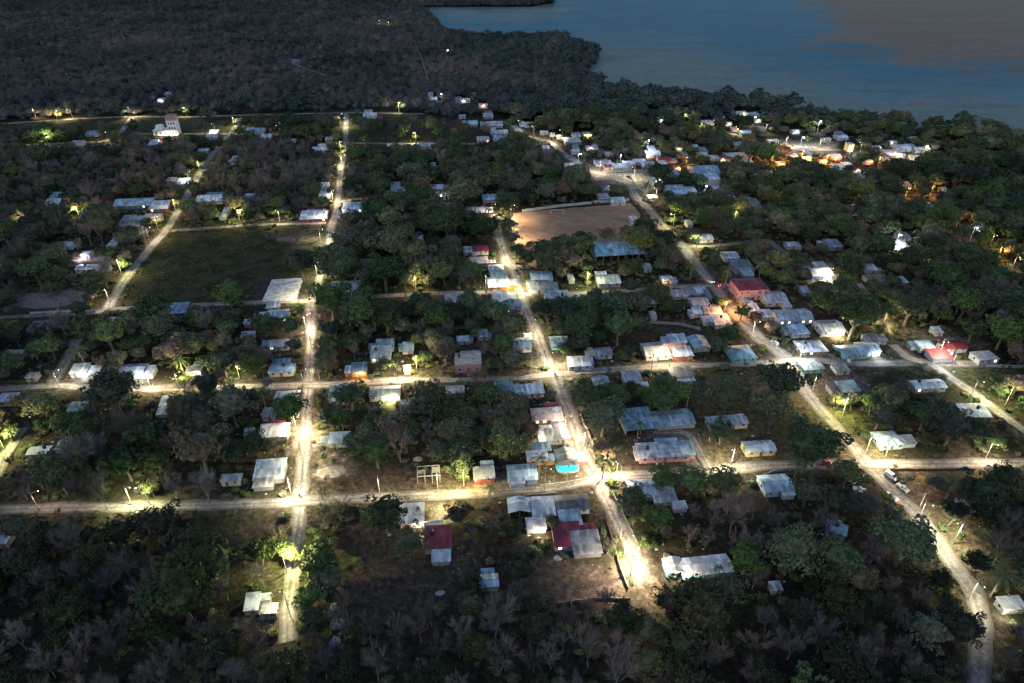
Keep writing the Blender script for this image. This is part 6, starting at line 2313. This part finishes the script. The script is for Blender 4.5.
near = scatter(26000, 52, 560, 0)
farw = scatter(130000, 555, 1420, 1)
print("trees", len(near), len(farw))
near.sort(key=lambda t: -t[0])
QUOTA = {"leafy": 290 - len([b for b in BIGTREES if b[4]]) - 3 - len([l for l in LAMPS if l[3] in "yo"]), "bare": 294}
LEFT = []
ADJ = {"leafy": "dark green leafy tree", "bare": "bare grey-brown leafless tree"}
used = {}
for t in near:
    rp, kind, x, y, r, ph, px, py = t
    if QUOTA[kind] <= 0 or not (-20 < px < 1044 and py - 1.7 * rp < 690):
        LEFT.append(t)
        continue
    QUOTA[kind] -= 1
    # what stands next to it in the picture names it, where something does
    best = None
    for (hx, hy, hw, hh, lab, gx, gy) in HOUSE_REF:
        dd = math.hypot(gx - x, gy - y)
        if dd < 15 and (best is None or dd < best[0]):
            best = (dd, hx, hy, lab)
    variant = RND.randrange(N_L) if kind == "leafy" else RND.randrange(N_B)
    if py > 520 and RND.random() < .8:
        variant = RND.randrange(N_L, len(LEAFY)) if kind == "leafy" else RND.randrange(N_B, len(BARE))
    if kind == "leafy":
        if px > 600 and py < 380:
            variant = RND.choice([0, 1, 2, 3, 9, 4])
    if best:
        rel = ("behind" if py < best[2] - 4 else "below" if py > best[2] + 8 else "left of" if px < best[1] else "right of")
        size = "large " if r > 4.6 else "small " if r < 3.2 else ""
        look = {"dark": "dark", "green": "green", "olive": "olive", "grey": "greyish", "red": "brown-leaved", "shade": "dark", "shade_olive": "dull olive"}[LEAFY[variant][0]] + " tree" if kind == "leafy" else "leafless tree"
        base = size + look
        short = best[3]
        label = f"{base} {rel} the {short}"
        words = label.split()
        label = " ".join(words[:16])
        grp = f"{look}s {rel} the {short}"
    else:
        base = {"dark": "dark green", "green": "mid green", "olive": "olive", "grey": "greyish-green", "red": "brown-leaved", "shade": "blackish green", "shade_olive": "dull dark olive"}[LEAFY[variant][0]] + " tree" if kind == "leafy" else "bare leafless tree"
        label = " ".join(f"{base} {ph}".split()[:16])
        grp = f"{base}s {ph}"
    o_ = plant(kind, variant, x, y, r, label, grp, RND.uniform(.9, 1.2) if kind == "leafy" else RND.uniform(1.0, 1.3))
    used.setdefault(label, []).append((px, o_))
ORD = ["leftmost", "second from left", "third from left", "fourth from left", "fifth from left"]
NUM = {2: "two", 3: "three", 4: "four", 5: "five", 6: "six"}
for label, os_ in used.items():
    n = len(os_)
    if 2 <= n <= 6:
        for i, (_, o_) in enumerate(sorted(os_, key=lambda t: t[0])):
            pre = ("left one of the two" if i == 0 else "right one of the two") if n == 2 else (("rightmost" if i == n - 1 else ORD[i]) + " of " + NUM[n])
            o_["label"] = " ".join((label + ", " + pre).split()) if len(label.split()) + len(pre.split()) <= 16 else " ".join(label.split()[:16 - len(pre.split())]) + ", " + pre


# ------------------------------------------------------------------ the rest of the woods: one mass, lighter trees
def lod_leafy(seed, mat):
    return crown_mesh("crown", seed, mat, 22, 22, .15, .8, zc=1.15, core=True)


def lod_bare(seed, mat):
    g = np.random.default_rng(seed)
    n = 420
    d = g.normal(size=(n, 3))
    d /= np.linalg.norm(d, axis=1)[:, None]
    d[:, 2] = np.abs(d[:, 2]) * 1.2 - .35
    p = d * g.uniform(.35, 1.0, n)[:, None] * np.array([1, 1, .85])
    p *= (1 + .25 * np.sin(d[:, :1] * 5 + seed))
    p[:, 2] += 1.15
    t = d * .6 + g.normal(size=(n, 3)) * .4 + np.array([0, 0, .5])
    t /= np.linalg.norm(t, axis=1)[:, None]
    s = np.cross(t, g.normal(size=(n, 3)))
    s /= np.linalg.norm(s, axis=1)[:, None]
    L = g.uniform(.16, .34, n)[:, None]
    q = np.stack([p - s * .022, p + s * .022, p + t * L], 1).reshape(-1, 3)
    V = q.tolist()
    Fs = (np.arange(n)[:, None] * 3 + np.arange(3)[None]).tolist()
    bm = bmesh.new()
    bmesh.ops.create_icosphere(bm, subdivisions=2, radius=1)
    for v in bm.verts:
        k = .52 + .2 * mnoise.noise(v.co * 2 + Vector((seed, 0, 0)))
        v.co = Vector((v.co.x * k, v.co.y * k, v.co.z * k * .8 + 1.0))
    o = len(V)
    V += [tuple(v.co) for v in bm.verts]
    Fs += [[v.index + o for v in f.verts] for f in bm.faces]
    bm.free()
    return mesh("crown", V, Fs, mat)


FARP = {"g": [], "d": [], "b": []}
SRC = 0
FAR_LAB = {"g": ["dark green tree at the start of the lakeside belt", "dark green tree on the wooded lake point", "dark green tree at the head of the lake bay"],
           "d": ["dry brown tree on the far wooded slope", "dry brown tree by the far scrub plain", "dry brown tree beyond the far road"]}
FAR_PX = {"g": [(640, 99), (590, 70), (452, 36)], "d": [(150, 45), (372, 62), (230, 100)]}
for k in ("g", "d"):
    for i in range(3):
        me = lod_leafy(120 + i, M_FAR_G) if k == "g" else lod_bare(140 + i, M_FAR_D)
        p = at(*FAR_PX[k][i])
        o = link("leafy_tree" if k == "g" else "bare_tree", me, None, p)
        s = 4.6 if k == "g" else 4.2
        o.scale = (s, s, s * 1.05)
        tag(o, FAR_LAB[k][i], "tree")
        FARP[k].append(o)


def instancer(name, pts, sources, label, cat, mats):
    """ONE object: points that carry a source mesh each"""
    me = bpy.data.meshes.new(name)
    me.from_pydata([(p[0], p[1], p[2]) for p in pts], [], [])
    for nm, ty, dat in (("turn", "FLOAT", [p[3] for p in pts]), ("grow", "FLOAT", [p[4] for p in pts]), ("pick", "INT", [p[5] for p in pts]), ("tall", "FLOAT", [p[6] for p in pts])):
        me.attributes.new(nm, ty, "POINT").data.foreach_set("value", dat)
    o = link(name, me)
    ng = bpy.data.node_groups.new(name, "GeometryNodeTree")
    ng.interface.new_socket("Geometry", in_out="INPUT", socket_type="NodeSocketGeometry")
    ng.interface.new_socket("Geometry", in_out="OUTPUT", socket_type="NodeSocketGeometry")
    gi, go = ng.nodes.new("NodeGroupInput"), ng.nodes.new("NodeGroupOutput")
    inst = ng.nodes.new("GeometryNodeInstanceOnPoints")
    join = ng.nodes.new("GeometryNodeJoinGeometry")
    for s in reversed(sources):
        oi = ng.nodes.new("GeometryNodeObjectInfo")
        oi.transform_space = "ORIGINAL"
        oi.inputs["Object"].default_value = s
        oi.inputs["As Instance"].default_value = True
        ng.links.new(oi.outputs["Geometry"], join.inputs[0])

    def attr(nm, ty):
        a = ng.nodes.new("GeometryNodeInputNamedAttribute")
        a.data_type = ty
        a.inputs["Name"].default_value = nm
        return a.outputs["Attribute"]
    ng.links.new(gi.outputs[0], inst.inputs["Points"])
    ng.links.new(join.outputs[0], inst.inputs["Instance"])
    inst.inputs["Pick Instance"].default_value = True
    ng.links.new(attr("pick", "INT"), inst.inputs["Instance Index"])
    cx = ng.nodes.new("ShaderNodeCombineXYZ")
    ng.links.new(attr("turn", "FLOAT"), cx.inputs["Z"])
    ng.links.new(cx.outputs[0], inst.inputs["Rotation"])
    sx = ng.nodes.new("ShaderNodeCombineXYZ")
    gr = attr("grow", "FLOAT")
    ng.links.new(gr, sx.inputs["X"])
    ng.links.new(gr, sx.inputs["Y"])
    ng.links.new(attr("tall", "FLOAT"), sx.inputs["Z"])
    ng.links.new(sx.outputs[0], inst.inputs["Scale"])
    ng.links.new(inst.outputs[0], go.inputs[0])
    md = o.modifiers.new("scatter", "NODES")
    md.node_group = ng
    tag(o, label, cat, None, "stuff")
    return o


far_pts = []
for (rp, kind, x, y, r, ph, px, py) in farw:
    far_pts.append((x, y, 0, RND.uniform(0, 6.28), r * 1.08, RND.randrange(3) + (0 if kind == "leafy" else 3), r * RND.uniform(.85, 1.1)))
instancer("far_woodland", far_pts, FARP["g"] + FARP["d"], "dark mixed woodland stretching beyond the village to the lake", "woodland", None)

# the smaller trees of the village and near woods use the crowns of trees that stand there
src_l, src_b = [], []
for ob in list(COL.objects):
    if ob.name.startswith("crown") and ob.parent and ob.data in [c for _, c, _ in LEAFY] and ob.data not in [s.data for s in src_l]:
        src_l.append(ob)
    if ob.name.startswith("branches") and ob.data not in [s.data for s in src_b]:
        src_b.append(ob)
near_pts = []
for (rp, kind, x, y, r, ph, px, py) in LEFT:
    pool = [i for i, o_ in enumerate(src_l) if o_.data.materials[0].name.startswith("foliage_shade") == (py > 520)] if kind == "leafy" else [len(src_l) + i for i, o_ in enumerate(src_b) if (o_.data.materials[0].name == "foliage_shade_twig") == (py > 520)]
    n = RND.choice(pool)
    near_pts.append((x, y, 0, RND.uniform(0, 6.28), r, n, r * RND.uniform(.9, 1.15)))
instancer("woodland", near_pts, src_l + src_b, "mass of smaller trees filling the blocks and woods around the houses", "woodland", None)

# undergrowth
SHR = []
for i, (x, y, mt, lab) in enumerate([(462, 479, "green", "bright bush beside the red-walled house"), (746, 138, "green", "clipped round bush at the sandy street"),
                                     (588, 285, "olive", "yellow-green hedge bush under the upper street lamp")]):
    p = at(x, y)
    me = crown_mesh("shrub", 300 + i, M_LEAF[mt], 14, 34, .12, .7, zc=.5, core=True)
    o = link("shrub", me, None, p)
    o.scale = (2.4, 2.0, 1.9)
    tag(o, lab, "shrub")
    SHR.append(o)
me = BARE[0][0]
bush_pts = []
g_ = np.random.default_rng(99)
n_ = 30000
Yc = np.sqrt(g_.uniform(55 ** 2, 520 ** 2, n_))
Xc = g_.uniform(-1, 1, n_) * (Yc * .72 + 70)
bx_, by_, bd_ = see_np(Xc, Yc)
okb = ~inside(Xc, Yc, lake_np)
for poly in (PITCH_POLY, SLAB_POLY, [(585, 165), (655, 168), (655, 192), (630, 192), (590, 178)], [(765, 138), (862, 140), (850, 157), (770, 156)], [(425, 503), (454, 503), (456, 527), (425, 527)], [(645, 425), (692, 428), (712, 466), (690, 466), (680, 442), (648, 440)]):
    okb &= ~(inside(bx_, by_, poly) | (seg_dist(bx_, by_, poly, True) < 2))
for w, line in ROAD_W:
    okb &= seg_dist(Xc, Yc, line) > w * .5 + .15
for (hx, hy, w, d) in HOUSE_FOOT:
    okb &= ~((np.abs(Xc - hx) < w / 2 + .9) & (np.abs(Yc - hy) < d / 2 + 1.6))
for (a, b, c, d) in LAMP_PX:
    okb &= np.hypot(Xc - c, Yc - d) > 1.2
dens_b = np.where((by_ > 510), .8, .75)
small_b = inside(bx_, by_, FIELD_POLY)
dens_b = np.where(small_b, .55, dens_b)
for poly, k in CLEAR[3:]:
    dens_b = np.where(inside(bx_, by_, poly), .10, dens_b)
okb &= g_.uniform(size=n_) < dens_b
for x, y, sm in zip(Xc[okb].tolist(), Yc[okb].tolist(), small_b[okb].tolist()):
    s = RND.uniform(.6, 1.9) * (.38 if sm else 1)
    k = RND.random()
    bush_pts.append((x, y, 0, RND.uniform(0, 6.28), s, RND.randrange(3) if k < .7 else 3 + RND.randrange(2), s * RND.uniform(.6, 1.0) * (.6 if sm else 1)))
instancer("undergrowth", bush_pts, SHR + src_b[:2], "low weeds and bushes covering yards and verges", "undergrowth", None)
print("stuff", len(far_pts), len(near_pts), len(bush_pts))

# pale rubbish and stones lying about the yards: nobody could count them
mb = MB()
g_ = random.Random(5)
for k in range(3600):
    hx, hy, w, d = HOUSE_FOOT[g_.randrange(len(HOUSE_FOOT))]
    x, y = hx + g_.uniform(-1, 1) * (w / 2 + 7), hy + g_.uniform(-1, 1) * (d / 2 + 7)
    if abs(x - hx) < w / 2 + .4 and abs(y - hy) < d / 2 + .4:
        continue
    s = g_.uniform(.1, .30) if g_.random() < .8 else g_.uniform(.3, .7)
    a = g_.uniform(0, 3)
    c, t = math.cos(a) * s, math.sin(a) * s
    h = g_.uniform(.05, .35)
    mb.add([(x - c, y - t, .01), (x + t, y - c * .7, .01), (x + c, y + t, .01), (x - t, y + c * .7, .01), (x - c * .7, y - t * .7, h), (x + t * .6, y - c * .5, h * .9), (x + c * .8, y + t * .7, h), (x - t * .7, y + c * .5, h * .8)],
           [(4, 5, 6, 7), (0, 1, 5, 4), (1, 2, 6, 5), (2, 3, 7, 6), (3, 0, 4, 7)])
tag(mb.make("yard_rubbish", M_TARP), "pale stones and scraps scattered about the yards", "rubble", None, "stuff")
